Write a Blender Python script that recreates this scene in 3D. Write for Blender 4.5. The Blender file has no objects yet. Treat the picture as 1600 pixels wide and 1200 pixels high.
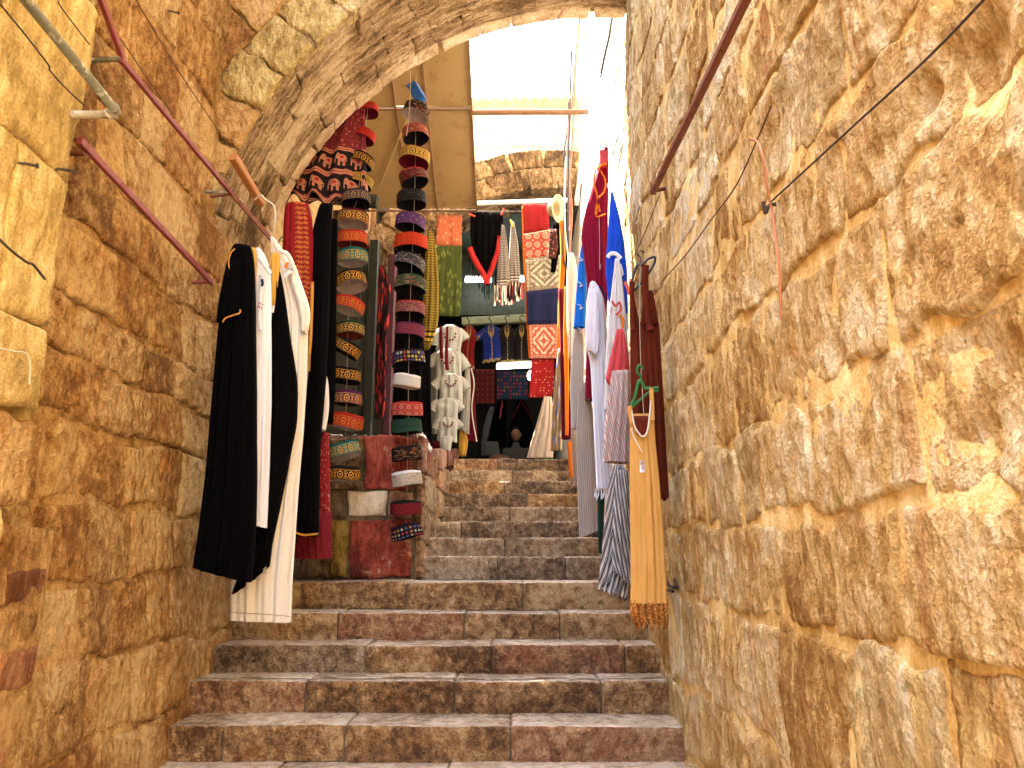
import bpy, math, random
import numpy as np
from mathutils import Vector, Matrix

random.seed(11)
SC = bpy.context.scene
COL = SC.collection

# ---------------------------------------------------------------- camera, sky, sun, exposure
TILT = math.radians(12.68)
FPX = 1200.0
CT, ST = math.cos(TILT), math.sin(TILT)
cam_d = bpy.data.cameras.new('camera')
cam_d.sensor_width = 36.0
cam_d.lens = 36.0 * FPX / 1600.0
cam_d.clip_start = 0.05
cam_d.clip_end = 500.0
cam = bpy.data.objects.new('camera', cam_d)
COL.objects.link(cam)
cam.location = (0, 0, 0)
cam.rotation_euler = (math.radians(90) + TILT, 0, 0)
SC.camera = cam

SUN_EL, SUN_AZ = 66.0, -48.0          # azimuth measured from +Y (along the lane), negative = towards the left
world = bpy.data.worlds.new('World')
SC.world = world
world.use_nodes = True
wn = world.node_tree
wn.nodes.clear()
w_out = wn.nodes.new('ShaderNodeOutputWorld')
w_bg = wn.nodes.new('ShaderNodeBackground')
w_sky = wn.nodes.new('ShaderNodeTexSky')
w_sky.sky_type = 'NISHITA'
w_sky.sun_disc = False
w_sky.sun_elevation = math.radians(SUN_EL)
w_sky.sun_rotation = math.radians(SUN_AZ)
w_sky.air_density = 1.2
w_sky.dust_density = 4.0
w_bg.inputs['Strength'].default_value = 0.15
wn.links.new(w_sky.outputs[0], w_bg.inputs['Color'])
wn.links.new(w_bg.outputs[0], w_out.inputs['Surface'])

sun_d = bpy.data.lights.new('sun', 'SUN')
sun_d.energy = 4.5
sun_d.angle = math.radians(0.5)
sun_d.color = (1.0, 0.93, 0.80)
sun = bpy.data.objects.new('sun', sun_d)
COL.objects.link(sun)
_e, _a = math.radians(SUN_EL), math.radians(SUN_AZ)
to_sun = Vector((math.sin(_a) * math.cos(_e), math.cos(_a) * math.cos(_e), math.sin(_e)))
sun.rotation_euler = to_sun.to_track_quat('Z', 'Y').to_euler()
sun.location = (0, 3, 14)

SC.view_settings.view_transform = 'Standard'
SC.view_settings.look = 'None'
SC.view_settings.exposure = 3.48
SC.view_settings.gamma = 1.0
SC.view_settings.use_curve_mapping = False
SC.render.engine = 'CYCLES'
SC.cycles.max_bounces = 10
SC.cycles.diffuse_bounces = 7
SC.cycles.sample_clamp_indirect = 8.0
SC.cycles.use_denoising = True

# ---------------------------------------------------------------- geometry helpers
def at(x, y, d):
    """point seen at photograph pixel (x, y) at distance d along the lane"""
    v = (600.0 - y) / FPX
    s = d / (CT - v * ST)
    return np.array([(x - 800.0) / FPX * s, d, (ST + v * CT) * s])

def at_x(x, y, X):
    """same, on the wall plane at lateral position X"""
    v = (600.0 - y) / FPX
    s = X * FPX / (x - 800.0)
    return np.array([X, (CT - v * ST) * s, (ST + v * CT) * s])

def vnoise(p, seed=0):
    p = np.asarray(p, dtype=np.float64)
    i = np.floor(p).astype(np.int64)
    f = p - i
    f = f * f * f * (f * (f * 6 - 15) + 10)
    def h(ix, iy, iz):
        n = (ix * 374761393 + iy * 668265263 + iz * 2147483647 + seed * 1274126177) & 0xFFFFFFFF
        n = ((n ^ (n >> 13)) * 1274126177) & 0xFFFFFFFF
        n = (n ^ (n >> 16)) & 0xFFFFFFFF
        return n / 4294967295.0 * 2 - 1
    x, y, z = i[..., 0], i[..., 1], i[..., 2]
    fx, fy, fz = f[..., 0], f[..., 1], f[..., 2]
    r = 0
    for dx in (0, 1):
        for dy in (0, 1):
            for dz in (0, 1):
                w = (fx if dx else 1 - fx) * (fy if dy else 1 - fy) * (fz if dz else 1 - fz)
                r = r + w * h(x + dx, y + dy, z + dz)
    return r

def fbm(p, octv=4, seed=0, gain=0.5):
    p = np.asarray(p, dtype=np.float64)
    r, a, t = 0, 1.0, 0
    for k in range(octv):
        r = r + a * vnoise(p * (2.03 ** k) + 17.3 * k, seed + k)
        t += a
        a *= gain
    return r / t

def ridged(p, octv=3, seed=0):
    r, a, t = 0, 1.0, 0
    for k in range(octv):
        r = r + a * (1 - 2 * np.abs(vnoise(p * (2.1 ** k) + 9.1 * k, seed + 31 + k)))
        t += a
        a *= 0.55
    return r / t

def mesh_obj(name, verts, faces, mats, parent=None, uv=None, fmat=None, smooth=True, loc=None):
    me = bpy.data.meshes.new(name)
    me.from_pydata([tuple(map(float, v)) for v in verts], [], faces)
    if not isinstance(mats, (list, tuple)):
        mats = [mats]
    for m in mats:
        me.materials.append(m)
    if fmat is not None:
        me.polygons.foreach_set('material_index', fmat)
    if smooth:
        me.polygons.foreach_set('use_smooth', [True] * len(me.polygons))
    if uv is not None:
        ul = me.uv_layers.new(name='UVMap')
        idx = np.empty(len(me.loops), dtype=np.int32)
        me.loops.foreach_get('vertex_index', idx)
        ul.data.foreach_set('uv', np.asarray(uv, dtype=np.float32)[idx].ravel())
    me.update()
    o = bpy.data.objects.new(name, me)
    COL.objects.link(o)
    if parent is not None:
        o.parent = parent
        if loc is None:
            w, q = Vector((0, 0, 0)), parent
            while q is not None:
                w += q.location
                q = q.parent
            o.location = -w
        else:
            o.location = loc
    elif loc is not None:
        o.location = loc
    return o

def tag(o, label=None, cat=None, group=None, kind=None):
    if label: o['label'] = label
    if cat: o['category'] = cat
    if group: o['group'] = group
    if kind: o['kind'] = kind
    return o

def empty(name, loc, label=None, cat=None, group=None, kind=None):
    o = bpy.data.objects.new(name, None)
    o.empty_display_size = 0.05
    COL.objects.link(o)
    o.location = loc
    return tag(o, label, cat, group, kind)

def grid_faces(nr, nc, off=0, wrap=False):
    f = []
    for i in range(nr - 1):
        for j in range(nc if wrap else nc - 1):
            a = off + i * nc + j
            b = off + i * nc + (j + 1) % nc
            f.append((a, b, b + nc, a + nc))
    return f

def box_data(x0, x1, y0, y1, z0, z1):
    v = [(x0, y0, z0), (x1, y0, z0), (x1, y1, z0), (x0, y1, z0), (x0, y0, z1), (x1, y0, z1), (x1, y1, z1), (x0, y1, z1)]
    f = [(0, 3, 2, 1), (4, 5, 6, 7), (0, 1, 5, 4), (1, 2, 6, 5), (2, 3, 7, 6), (3, 0, 4, 7)]
    return v, f

def box(name, a, b, mat, parent=None):
    v, f = box_data(min(a[0], b[0]), max(a[0], b[0]), min(a[1], b[1]), max(a[1], b[1]), min(a[2], b[2]), max(a[2], b[2]))
    return mesh_obj(name, v, f, mat, parent, smooth=False)

def beam(name, p, q, w, h, mat, parent=None, segs=1, wob=0.0, bevel=True):
    """a bar of rectangular section w x h from p to q, chamfered, slightly uneven"""
    p, q = Vector(p), Vector(q)
    ax = (q - p).normalized()
    up = Vector((0, 0, 1)) if abs(ax.z) < 0.9 else Vector((1, 0, 0))
    s = ax.cross(up).normalized()
    u = s.cross(ax).normalized()
    c = min(w, h) * 0.15
    prof = [(-w/2 + c, -h/2), (w/2 - c, -h/2), (w/2, -h/2 + c), (w/2, h/2 - c), (w/2 - c, h/2), (-w/2 + c, h/2), (-w/2, h/2 - c), (-w/2, -h/2 + c)]
    vs, fs = [], []
    n = segs + 1
    for i in range(n):
        c0 = p.lerp(q, i / segs)
        if wob:
            c0 = c0 + s * random.uniform(-wob, wob) + u * random.uniform(-wob, wob)
        for a, b in prof:
            vs.append(c0 + s * a + u * b)
    fs = grid_faces(n, 8, 0, True)
    fs.append(tuple(range(8)))
    fs.append(tuple(reversed(range((n - 1) * 8, n * 8))))
    return mesh_obj(name, vs, fs, mat, parent, smooth=False)

def tube(name, pts, r, mat, parent=None, k=6, sub=4, loc=None):
    """round wire / cable / pipe through points, Catmull-Rom smoothed"""
    P = [Vector(p) for p in pts]
    if sub > 1 and len(P) > 2:
        Q = []
        for i in range(len(P) - 1):
            p0, p1, p2, p3 = P[max(i - 1, 0)], P[i], P[i + 1], P[min(i + 2, len(P) - 1)]
            for j in range(sub):
                t = j / sub
                Q.append(0.5 * ((2 * p1) + (p2 - p0) * t + (2 * p0 - 5 * p1 + 4 * p2 - p3) * t * t + (3 * p1 - p0 - 3 * p2 + p3) * t ** 3))
        Q.append(P[-1])
        P = Q
    vs, n = [], len(P)
    ref = Vector((0.3, 0.2, 0.9)).normalized()
    for i in range(n):
        t = (P[min(i + 1, n - 1)] - P[max(i - 1, 0)]).normalized()
        if abs(t.dot(ref)) > 0.98:
            ref = Vector((1, 0, 0))
        s = t.cross(ref).normalized()
        u = s.cross(t)
        rr = r[i * len(r) // n] if isinstance(r, (list, tuple)) else r
        for j in range(k):
            a = 2 * math.pi * j / k
            vs.append(P[i] + s * math.cos(a) * rr + u * math.sin(a) * rr)
    fs = grid_faces(n, k, 0, True)
    fs.append(tuple(range(k)))
    fs.append(tuple(reversed(range((n - 1) * k, n * k))))
    return mesh_obj(name, vs, fs, mat, parent, loc=loc)

def lathe(name, prof, mat, parent=None, k=28, loc=None, uvu=1.0, rot=None, smooth=True, fm=None):
    vs, uv = [], []
    n = len(prof)
    for i, (r, z) in enumerate(prof):
        for j in range(k + 1):
            a = 2 * math.pi * j / k
            vs.append((r * math.cos(a), r * math.sin(a), z))
            uv.append((j / k * uvu, i / (n - 1)))
    fs = grid_faces(n, k + 1)
    o = mesh_obj(name, vs, fs, mat, parent, uv=uv, loc=loc if loc is not None else (0, 0, 0), smooth=smooth, fmat=fm)
    return o

# ---------------------------------------------------------------- node helper
class NT:
    def __init__(s, name):
        s.mat = bpy.data.materials.new(name)
        s.mat.use_nodes = True
        s.t = s.mat.node_tree
        s.t.nodes.clear()
        s.out = s.t.nodes.new('ShaderNodeOutputMaterial')
    def put(s, sock, v):
        if isinstance(v, bpy.types.NodeSocket):
            s.t.links.new(v, sock)
        elif v is not None:
            if sock.type == 'RGBA' and not isinstance(v, (int, float)) and len(v) == 3:
                v = (*v, 1)
            if sock.type == 'VECTOR' and isinstance(v, (int, float)):
                v = (v, v, v)
            sock.default_value = v
    def n(s, t, _o=0, _p=None, **k):
        nd = s.t.nodes.new(t)
        for a, b in (_p or {}).items():
            setattr(nd, a, b)
        for a, b in k.items():
            s.put(nd.inputs[int(a[1:])] if a[0] == 'i' and a[1:].isdigit() else nd.inputs[a.replace('_', ' ')], b)
        return nd.outputs[_o]
    def m(s, op, a, b=None, c=None, clamp=False):
        nd = s.t.nodes.new('ShaderNodeMath')
        nd.operation = op
        nd.use_clamp = clamp
        for i, v in enumerate((a, b, c)):
            if v is not None:
                s.put(nd.inputs[i], v)
        return nd.outputs[0]
    def mix(s, f, a, b, bt='MIX'):
        nd = s.t.nodes.new('ShaderNodeMix')
        nd.data_type = 'RGBA'
        nd.blend_type = bt
        s.put(nd.inputs[0], f); s.put(nd.inputs[6], a); s.put(nd.inputs[7], b)
        return nd.outputs[2]
    def ramp(s, f, stops):
        nd = s.t.nodes.new('ShaderNodeValToRGB')
        cr = nd.color_ramp
        while len(cr.elements) < len(stops):
            cr.elements.new(0.5)
        for e, (p, c) in zip(cr.elements, stops):
            e.position = p
            e.color = (*c, 1) if not isinstance(c, (int, float)) else (c, c, c, 1)
        s.put(nd.inputs[0], f)
        return nd.outputs[0]
    def step(s, f, lo, hi):
        nd = s.t.nodes.new('ShaderNodeMapRange')
        nd.interpolation_type = 'SMOOTHSTEP'
        s.put(nd.inputs[0], f); s.put(nd.inputs[1], lo); s.put(nd.inputs[2], hi)
        return nd.outputs[0]
    def pos(s, sc=(1, 1, 1), rot=(0, 0, 0)):
        g = s.t.nodes.new('ShaderNodeNewGeometry').outputs['Position']
        return s.n('ShaderNodeMapping', Vector=g, Scale=sc, Rotation=rot)
    def noise(s, v, scale, det=4, rough=0.55, dist=0.0):
        return s.n('ShaderNodeTexNoise', Vector=v, Scale=scale, Detail=det, Roughness=rough, Distortion=dist)
    def voro(s, v, scale, feat='F1', rnd=1.0, out=0):
        return s.n('ShaderNodeTexVoronoi', _o=out, _p={'feature': feat}, Vector=v, Scale=scale, Randomness=rnd)
    def uv(s):
        u = s.t.nodes.new('ShaderNodeUVMap').outputs[0]
        sp = s.t.nodes.new('ShaderNodeSeparateXYZ')
        s.t.links.new(u, sp.inputs[0])
        return sp.outputs[0], sp.outputs[1], u
    def vec(s, x, y, z=0.0):
        return s.n('ShaderNodeCombineXYZ', i0=x, i1=y, i2=z)
    def rnd(s):
        return s.t.nodes.new('ShaderNodeObjectInfo').outputs['Random']
    def bump(s, h, strength=0.5, dist=0.01, nrm=None):
        return s.n('ShaderNodeBump', Strength=strength, Distance=dist, Height=h, Normal=nrm)
    def bsdf(s, col, rough=0.8, nrm=None, metal=0.0, spec=0.4, sheen=0.0, **k):
        o = s.n('ShaderNodeBsdfPrincipled', Base_Color=col, Roughness=rough, Normal=nrm, Metallic=metal, **{'Specular_IOR_Level': spec}, **k)
        if sheen:
            o.node.inputs['Sheen Weight'].default_value = sheen
        s.t.links.new(o, s.out.inputs['Surface'])
        return s.mat

def stone_mat(name, dark, mid, light, bump=0.9, stain=None, rnd_v=0.2, streak=0.35, spec=0.12, rough=0.88, sat=1.0, extra=None, chip=1.0, polar=None, sz=0.4):
    t = NT(name)
    P = t.pos()
    PS = t.pos((1, 1, sz), (0.25, 0, 0))
    if polar:
        sp = t.n('ShaderNodeSeparateXYZ', i0=P).node
        dx = t.m('SUBTRACT', sp.outputs[0], polar[0]); dz = t.m('SUBTRACT', sp.outputs[2], polar[1])
        PS = t.vec(t.m('MULTIPLY', t.m('ARCTAN2', dz, dx), polar[2] * 0.28), t.m('MULTIPLY', sp.outputs[1], 1.5), t.m('MULTIPLY', t.m('SQRT', t.m('ADD', t.m('MULTIPLY', dx, dx), t.m('MULTIPLY', dz, dz))), 1.5))
    big = t.noise(P, 2.2, 5, 0.62, 0.4)
    med = t.noise(PS, 17, 7, 0.68, 0.25)
    fine = t.noise(P, 95, 4, 0.7)
    f = t.m('ADD', t.m('MULTIPLY', big, 0.75), t.m('MULTIPLY', med, 1.05))
    f = t.m('ADD', f, t.m('MULTIPLY', fine, 0.55))
    f = t.m('SUBTRACT', f, 0.675)
    f = t.m('ADD', f, t.m('MULTIPLY', t.m('SUBTRACT', t.rnd(), 0.5), rnd_v))
    c = t.ramp(f, [(0.30, dark), (0.49, mid), (0.665, light)])
    # mineral blotches of their own colour
    b2 = t.step(t.noise(P, 5.5, 6, 0.7, 0.6), 0.55, 0.72)
    c = t.mix(t.m('MULTIPLY', b2, streak), c, (mid[0] * 1.15, mid[1] * 0.80, mid[2] * 0.55))
    b3 = t.step(t.noise(PS, 9, 6, 0.75, 0.4), 0.58, 0.7)
    c = t.mix(t.m('MULTIPLY', b3, 0.5), c, light)
    if stain:
        sm = t.step(t.noise(P, stain[1], 7, 0.72, 0.5), stain[2], stain[2] + 0.12)
        c = t.mix(t.m('MULTIPLY', sm, stain[3]), c, stain[0])
    if extra:
        c = extra(t, c, P)
    ch = t.voro(t.pos((1, 1, 0.55), (0.35, 0.1, 0)), 34, 'F1')
    ch2 = t.voro(P, 90, 'F1')
    mid2 = t.noise(PS, 42, 4, 0.62, 0.2)
    h = t.m('ADD', t.m('ADD', t.m('MULTIPLY', med, 1.1), t.m('MULTIPLY', mid2, 0.8 * chip)), t.m('MULTIPLY', ch, 0.9 * chip))
    h = t.m('ADD', h, t.m('ADD', t.m('MULTIPLY', fine, 0.55), t.m('MULTIPLY', ch2, 0.2)))
    nr = t.bump(h, bump, 0.036)
    return t.bsdf(c, rough, nr, spec=spec)

def paint_mat(name, col, rough=0.5, wear=(0.25, 0.12, 0.05), amount=0.5, metal=0.0, scale=14, col2=None):
    t = NT(name)
    P = t.pos()
    n1 = t.noise(P, scale, 8, 0.7, 0.3)
    w = t.step(n1, 0.52, 0.64)
    base = t.mix(t.noise(P, 3.5, 4), col, col2 or tuple(c * 0.75 for c in col))
    c = t.mix(t.m('MULTIPLY', w, amount), base, wear)
    nr = t.bump(t.m('ADD', n1, t.m('MULTIPLY', t.noise(P, 90, 3), 0.3)), 0.35, 0.006)
    return t.bsdf(c, t.m('ADD', t.m('MULTIPLY', w, 0.3), rough), nr, metal=metal)

def cloth_bump(t, amount=0.35, wr=1.35):
    P = t.pos((1, 1, 0.16))
    wr_ = t.m('ADD', t.noise(P, 26, 3, 0.5, 0.6), t.m('MULTIPLY', t.noise(t.pos((1, 1, 0.8), (0.6, 0.5, 0)), 17, 4, 0.6, 1.2), 0.55))
    wv = t.noise(t.pos(), 420, 2)
    return t.bump(t.m('ADD', t.m('MULTIPLY', wr_, wr), t.m('MULTIPLY', wv, 0.06)), amount, 0.02)

def cloth(name, col, col2=None, rough=0.9, sheen=0.0, amount=0.35, spec=0.08, var=0.8):
    t = NT(name)
    if col2 is None:
        col2 = tuple(c * var for c in col)
    c = t.mix(t.noise(t.pos((1, 1, 0.3)), 7, 5, 0.6), col, col2)
    c = t.mix(t.m('MULTIPLY', t.noise(t.pos(), 300, 2), 0.25), c, tuple(x * 0.6 for x in col2))
    return t.bsdf(c, rough, cloth_bump(t, amount), spec=spec, sheen=sheen)

def cloth_pat(name, fn, rough=0.9, amount=0.35, sheen=0.0):
    """fn(t, u, v, uvvec) -> colour socket, from the cloth's own UVs"""
    t = NT(name)
    u, v, uvv = t.uv()
    c = fn(t, u, v, uvv)
    c = t.mix(t.m('MULTIPLY', t.noise(t.pos(), 260, 2), 0.3), c, (0.03, 0.02, 0.02))
    return t.bsdf(c, rough, cloth_bump(t, amount), spec=0.08, sheen=sheen)

def cells(t, u, v, nu, nv):
    cu = t.m('SUBTRACT', t.m('FRACT', t.m('MULTIPLY', u, nu)), 0.5)
    cv = t.m('SUBTRACT', t.m('FRACT', t.m('MULTIPLY', v, nv)), 0.5)
    return cu, cv

def band(t, x, lo, hi, s=0.02):
    return t.m('MULTIPLY', t.step(x, lo - s, lo + s), t.m('SUBTRACT', 1.0, t.step(x, hi - s, hi + s)))

def mx(t, *a):
    r = a[0]
    for b in a[1:]:
        r = t.m('MAXIMUM', r, b)
    return r

# patterns ------------------------------------------------------------
def p_stripes(n, cols, ang=0.0, soft=0.0):
    def fn(t, u, v, uv):
        x = t.m('ADD', t.m('MULTIPLY', u, n), t.m('MULTIPLY', v, n * ang))
        fr = t.m('FRACT', x)
        st = []
        k = len(cols)
        nd = t.t.nodes.new('ShaderNodeValToRGB')
        nd.color_ramp.interpolation = 'CONSTANT'
        while len(nd.color_ramp.elements) < k:
            nd.color_ramp.elements.new(0.5)
        for e, (p, c) in zip(nd.color_ramp.elements, cols):
            e.position = p
            e.color = (*c, 1)
        t.put(nd.inputs[0], fr)
        return nd.outputs[0]
    return fn

def p_roundel(base, gold, n=9, aspect=0.42, edge=0.14):
    def fn(t, u, v, uv):
        cu, _ = cells(t, u, v, n, 1)
        cv = t.m('MULTIPLY', t.m('SUBTRACT', v, 0.5), aspect * n / 4.5)
        r = t.m('SQRT', t.m('ADD', t.m('MULTIPLY', cu, cu), t.m('MULTIPLY', cv, cv)))
        a = mx(t, band(t, r, 0.0, 0.07, 0.012), band(t, r, 0.18, 0.25, 0.012))
        # scrolls between roundels
        cu2, _ = cells(t, t.m('ADD', u, 0.5 / n), v, n, 1)
        cvs = t.m('SUBTRACT', t.m('ABSOLUTE', cv), 0.17)
        cu3 = t.m('SUBTRACT', t.m('ABSOLUTE', cu2), 0.07)
        r2 = t.m('SQRT', t.m('ADD', t.m('MULTIPLY', cu3, cu3), t.m('MULTIPLY', cvs, cvs)))
        sc = mx(t, band(t, r2, 0.07, 0.10, 0.01), band(t, r2, 0.0, 0.02, 0.01), t.m('MULTIPLY', t.m('LESS_THAN', t.m('ABSOLUTE', cu2), 0.03), t.m('LESS_THAN', t.m('ABSOLUTE', cv), 0.1)))
        inner = band(t, v, 0.2, 0.8)
        e = mx(t, band(t, v, edge - 0.03, edge, 0.012), band(t, v, 1.0 - edge, 1.03 - edge, 0.012))
        mask = mx(t, t.m('MULTIPLY', mx(t, a, sc), inner), e)
        mask = t.m('MULTIPLY', mask, t.step(t.noise(uv, 90, 2), 0.1, 0.3))
        return t.mix(mask, base, gold)
    return fn

def p_floral(base, cols, sc=26, thr=0.34, line=None):
    def fn(t, u, v, uv):
        vn = t.n('ShaderNodeTexVoronoi', _o=0, Vector=uv, Scale=sc)
        vc = vn.node.outputs['Color']
        vp = t.n('ShaderNodeSeparateColor', i0=vc)
        pet = t.m('ADD', vn, t.m('MULTIPLY', t.noise(uv, sc * 3.2, 3), 0.25))
        k = len(cols)
        c = cols[0]
        for i, cc in enumerate(cols[1:]):
            c = t.mix(t.m('GREATER_THAN', vp, (i + 1) / k), c, cc)
        m = t.m('SUBTRACT', 1.0, t.step(pet, thr, thr + 0.06))
        r = t.mix(m, base, c)
        core = t.m('SUBTRACT', 1.0, t.step(pet, thr * 0.42, thr * 0.5))
        r = t.mix(core, r, base)
        if line:
            w = t.step(t.n('ShaderNodeTexVoronoi', _p={'feature': 'DISTANCE_TO_EDGE'}, Vector=uv, Scale=sc * 0.6), 0.0, 0.06)
            r = t.mix(t.m('SUBTRACT', 1.0, w), r, line)
        return r
    return fn

def p_check(base, cols, nu, nv, gap=0.25):
    def fn(t, u, v, uv):
        cu, cv = cells(t, u, v, nu, nv)
        m = t.m('MULTIPLY', t.m('LESS_THAN', t.m('ABSOLUTE', cu), 0.5 - gap), t.m('LESS_THAN', t.m('ABSOLUTE', cv), 0.5 - gap))
        fl = t.vec(t.m('FLOOR', t.m('MULTIPLY', u, nu)), t.m('FLOOR', t.m('MULTIPLY', v, nv)), 0.5)
        wn_ = t.n('ShaderNodeTexWhiteNoise', _o=0, Vector=fl)
        c = cols[0]
        for i, cc in enumerate(cols[1:]):
            c = t.mix(t.m('GREATER_THAN', wn_, (i + 1) / len(cols)), c, cc)
        return t.mix(m, base, c)
    return fn

def p_diamond(a, b, nu=2.0, nv=3.0, rings=3.0, border=None):
    def fn(t, u, v, uv):
        cu, cv = cells(t, u, v, nu, nv)
        d = t.m('ADD', t.m('ABSOLUTE', cu), t.m('ABSOLUTE', cv))
        s = t.m('FRACT', t.m('MULTIPLY', d, rings))
        c = t.mix(t.step(s, 0.45, 0.55), a, b)
        # small flecks
        cu2, cv2 = cells(t, u, v, nu * 7, nv * 7)
        r2 = t.m('ADD', t.m('MULTIPLY', cu2, cu2), t.m('MULTIPLY', cv2, cv2))
        c = t.mix(t.m('MULTIPLY', t.m('LESS_THAN', r2, 0.05), 0.9), c, a)
        if border:
            e = t.m('ABSOLUTE', t.m('SUBTRACT', u, 0.5))
            e2 = t.m('ABSOLUTE', t.m('SUBTRACT', v, 0.5))
            ed = t.m('GREATER_THAN', mx(t, e, e2), 0.38)
            cu3, cv3 = cells(t, u, v, 10, 10)
            r3 = t.m('SQRT', t.m('ADD', t.m('MULTIPLY', cu3, cu3), t.m('MULTIPLY', cv3, cv3)))
            bc = t.mix(band(t, r3, 0.2, 0.36), border, b)
            c = t.mix(ed, c, bc)
        return c
    return fn

def p_medal(a, b, nu=3, nv=3):
    def fn(t, u, v, uv):
        cu, cv = cells(t, u, v, nu, nv)
        r = t.m('SQRT', t.m('ADD', t.m('MULTIPLY', cu, cu), t.m('MULTIPLY', cv, cv)))
        an = t.m('ARCTAN2', cv, cu)
        pet = t.m('ADD', r, t.m('MULTIPLY', t.m('COSINE', t.m('MULTIPLY', an, 8)), 0.035))
        m = mx(t, band(t, pet, 0.1, 0.17), band(t, pet, 0.26, 0.34))
        cu2, cv2 = cells(t, t.m('ADD', u, 0.5 / nu), t.m('ADD', v, 0.5 / nv), nu, nv)
        d = t.m('ADD', t.m('ABSOLUTE', cu2), t.m('ABSOLUTE', cv2))
        m = mx(t, m, band(t, d, 0.06, 0.14), t.m('GREATER_THAN', t.m('ABSOLUTE', t.m('SUBTRACT', v, 0.5)), 0.47))
        return t.mix(m, a, b)
    return fn

def p_keff(base, ink, n=26):
    def fn(t, u, v, uv):
        cu, cv = cells(t, t.m('ADD', u, v), t.m('SUBTRACT', u, v), n, n)
        net = t.m('LESS_THAN', mx(t, t.m('ABSOLUTE', cu), t.m('ABSOLUTE', cv)), 0.3)
        ln = t.m('FRACT', t.m('MULTIPLY', v, 22))
        net2 = t.m('GREATER_THAN', ln, 0.45)
        m = t.mix(band(t, v, 0.06, 0.16, 0.004), net, net2)
        return t.mix(m, ink, base)
    return fn

def p_plain_trim(base, trim, lo=0.0, hi=0.06):
    def fn(t, u, v, uv):
        return t.mix(mx(t, band(t, v, lo, hi, 0.004)), base, trim)
    return fn
# ---------------------------------------------------------------- stone masonry
def relief(w, amp, seed, stretch=(1, 1, 0.45)):
    q = w * np.array(stretch)
    return amp * (0.5 * fbm(w * 5.0, 3, seed) + 0.6 * ridged(q * 15.0, 3, seed + 5) + 0.35 * fbm(w * 40.0, 2, seed + 9))

def stone_piece(name, S, Z, P, N, mat, parent, off0=0.02, amp=0.012, res=0.03, rd=0.02, th=0.07, seed=0, wob=0.012, tilt=(0, 0), dents=None, stretch=(1, 1, 0.45)):
    """S, Z: the four corners (ll, lr, ur, ul) in surface coordinates"""
    S, Z = np.array(S, float), np.array(Z, float)
    p4 = P(S, Z)
    L = max(np.linalg.norm(p4[1] - p4[0]), np.linalg.norm(p4[2] - p4[3]), 0.02)
    H = max(np.linalg.norm(p4[3] - p4[0]), np.linalg.norm(p4[2] - p4[1]), 0.02)
    def par(l):
        n = max(2, int(round(l / res)))
        a = min(rd / l, 0.3)
        return np.concatenate([[0, a * 0.35], np.linspace(a, 1 - a, n), [1 - a * 0.35, 1]])
    pu, pv = par(L), par(H)
    pu2 = np.concatenate([[pu[0]], pu, [pu[-1]]])
    pv2 = np.concatenate([[pv[0]], pv, [pv[-1]]])
    V, U = np.meshgrid(pv2, pu2, indexing='ij')
    s = (1 - V) * ((1 - U) * S[0] + U * S[1]) + V * ((1 - U) * S[3] + U * S[2])
    z = (1 - V) * ((1 - U) * Z[0] + U * Z[1]) + V * ((1 - U) * Z[3] + U * Z[2])
    q = np.stack([s * 9, z * 9, np.full_like(s, seed * 3.7 % 50)], -1)
    s = s + wob * vnoise(q, 3)
    z = z + wob * vnoise(q + 40, 4)
    w = P(s, z)
    n = N(s, z) if callable(N) else np.broadcast_to(np.array(N, float), w.shape)
    e = np.minimum(np.minimum(U, 1 - U) * L, np.minimum(V, 1 - V) * H)
    rr = rd * (1.0 + 0.5 * vnoise(w * 14, 6))
    edge = np.clip(1 - e / np.maximum(rr, 1e-4), 0, 1) ** 2 * rd * 0.9
    off = off0 + relief(w, amp, seed % 7, stretch) + (U - 0.5) * tilt[0] + (V - 0.5) * tilt[1] - edge
    if dents:
        for (dp, rad, dep) in dents:
            d2 = ((w - np.array(dp)) ** 2 / np.array(rad) ** 2).sum(-1)
            off = off - dep * np.exp(-d2 ** 1.5)
    skirt = np.zeros(off.shape, bool)
    skirt[0, :] = skirt[-1, :] = True
    skirt[:, 0] = skirt[:, -1] = True
    off = np.where(skirt, -th, off)
    w = w + n * off[..., None]
    nr, nc = off.shape
    return mesh_obj(name, w.reshape(-1, 3), grid_faces(nr, nc), mat, parent)

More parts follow.
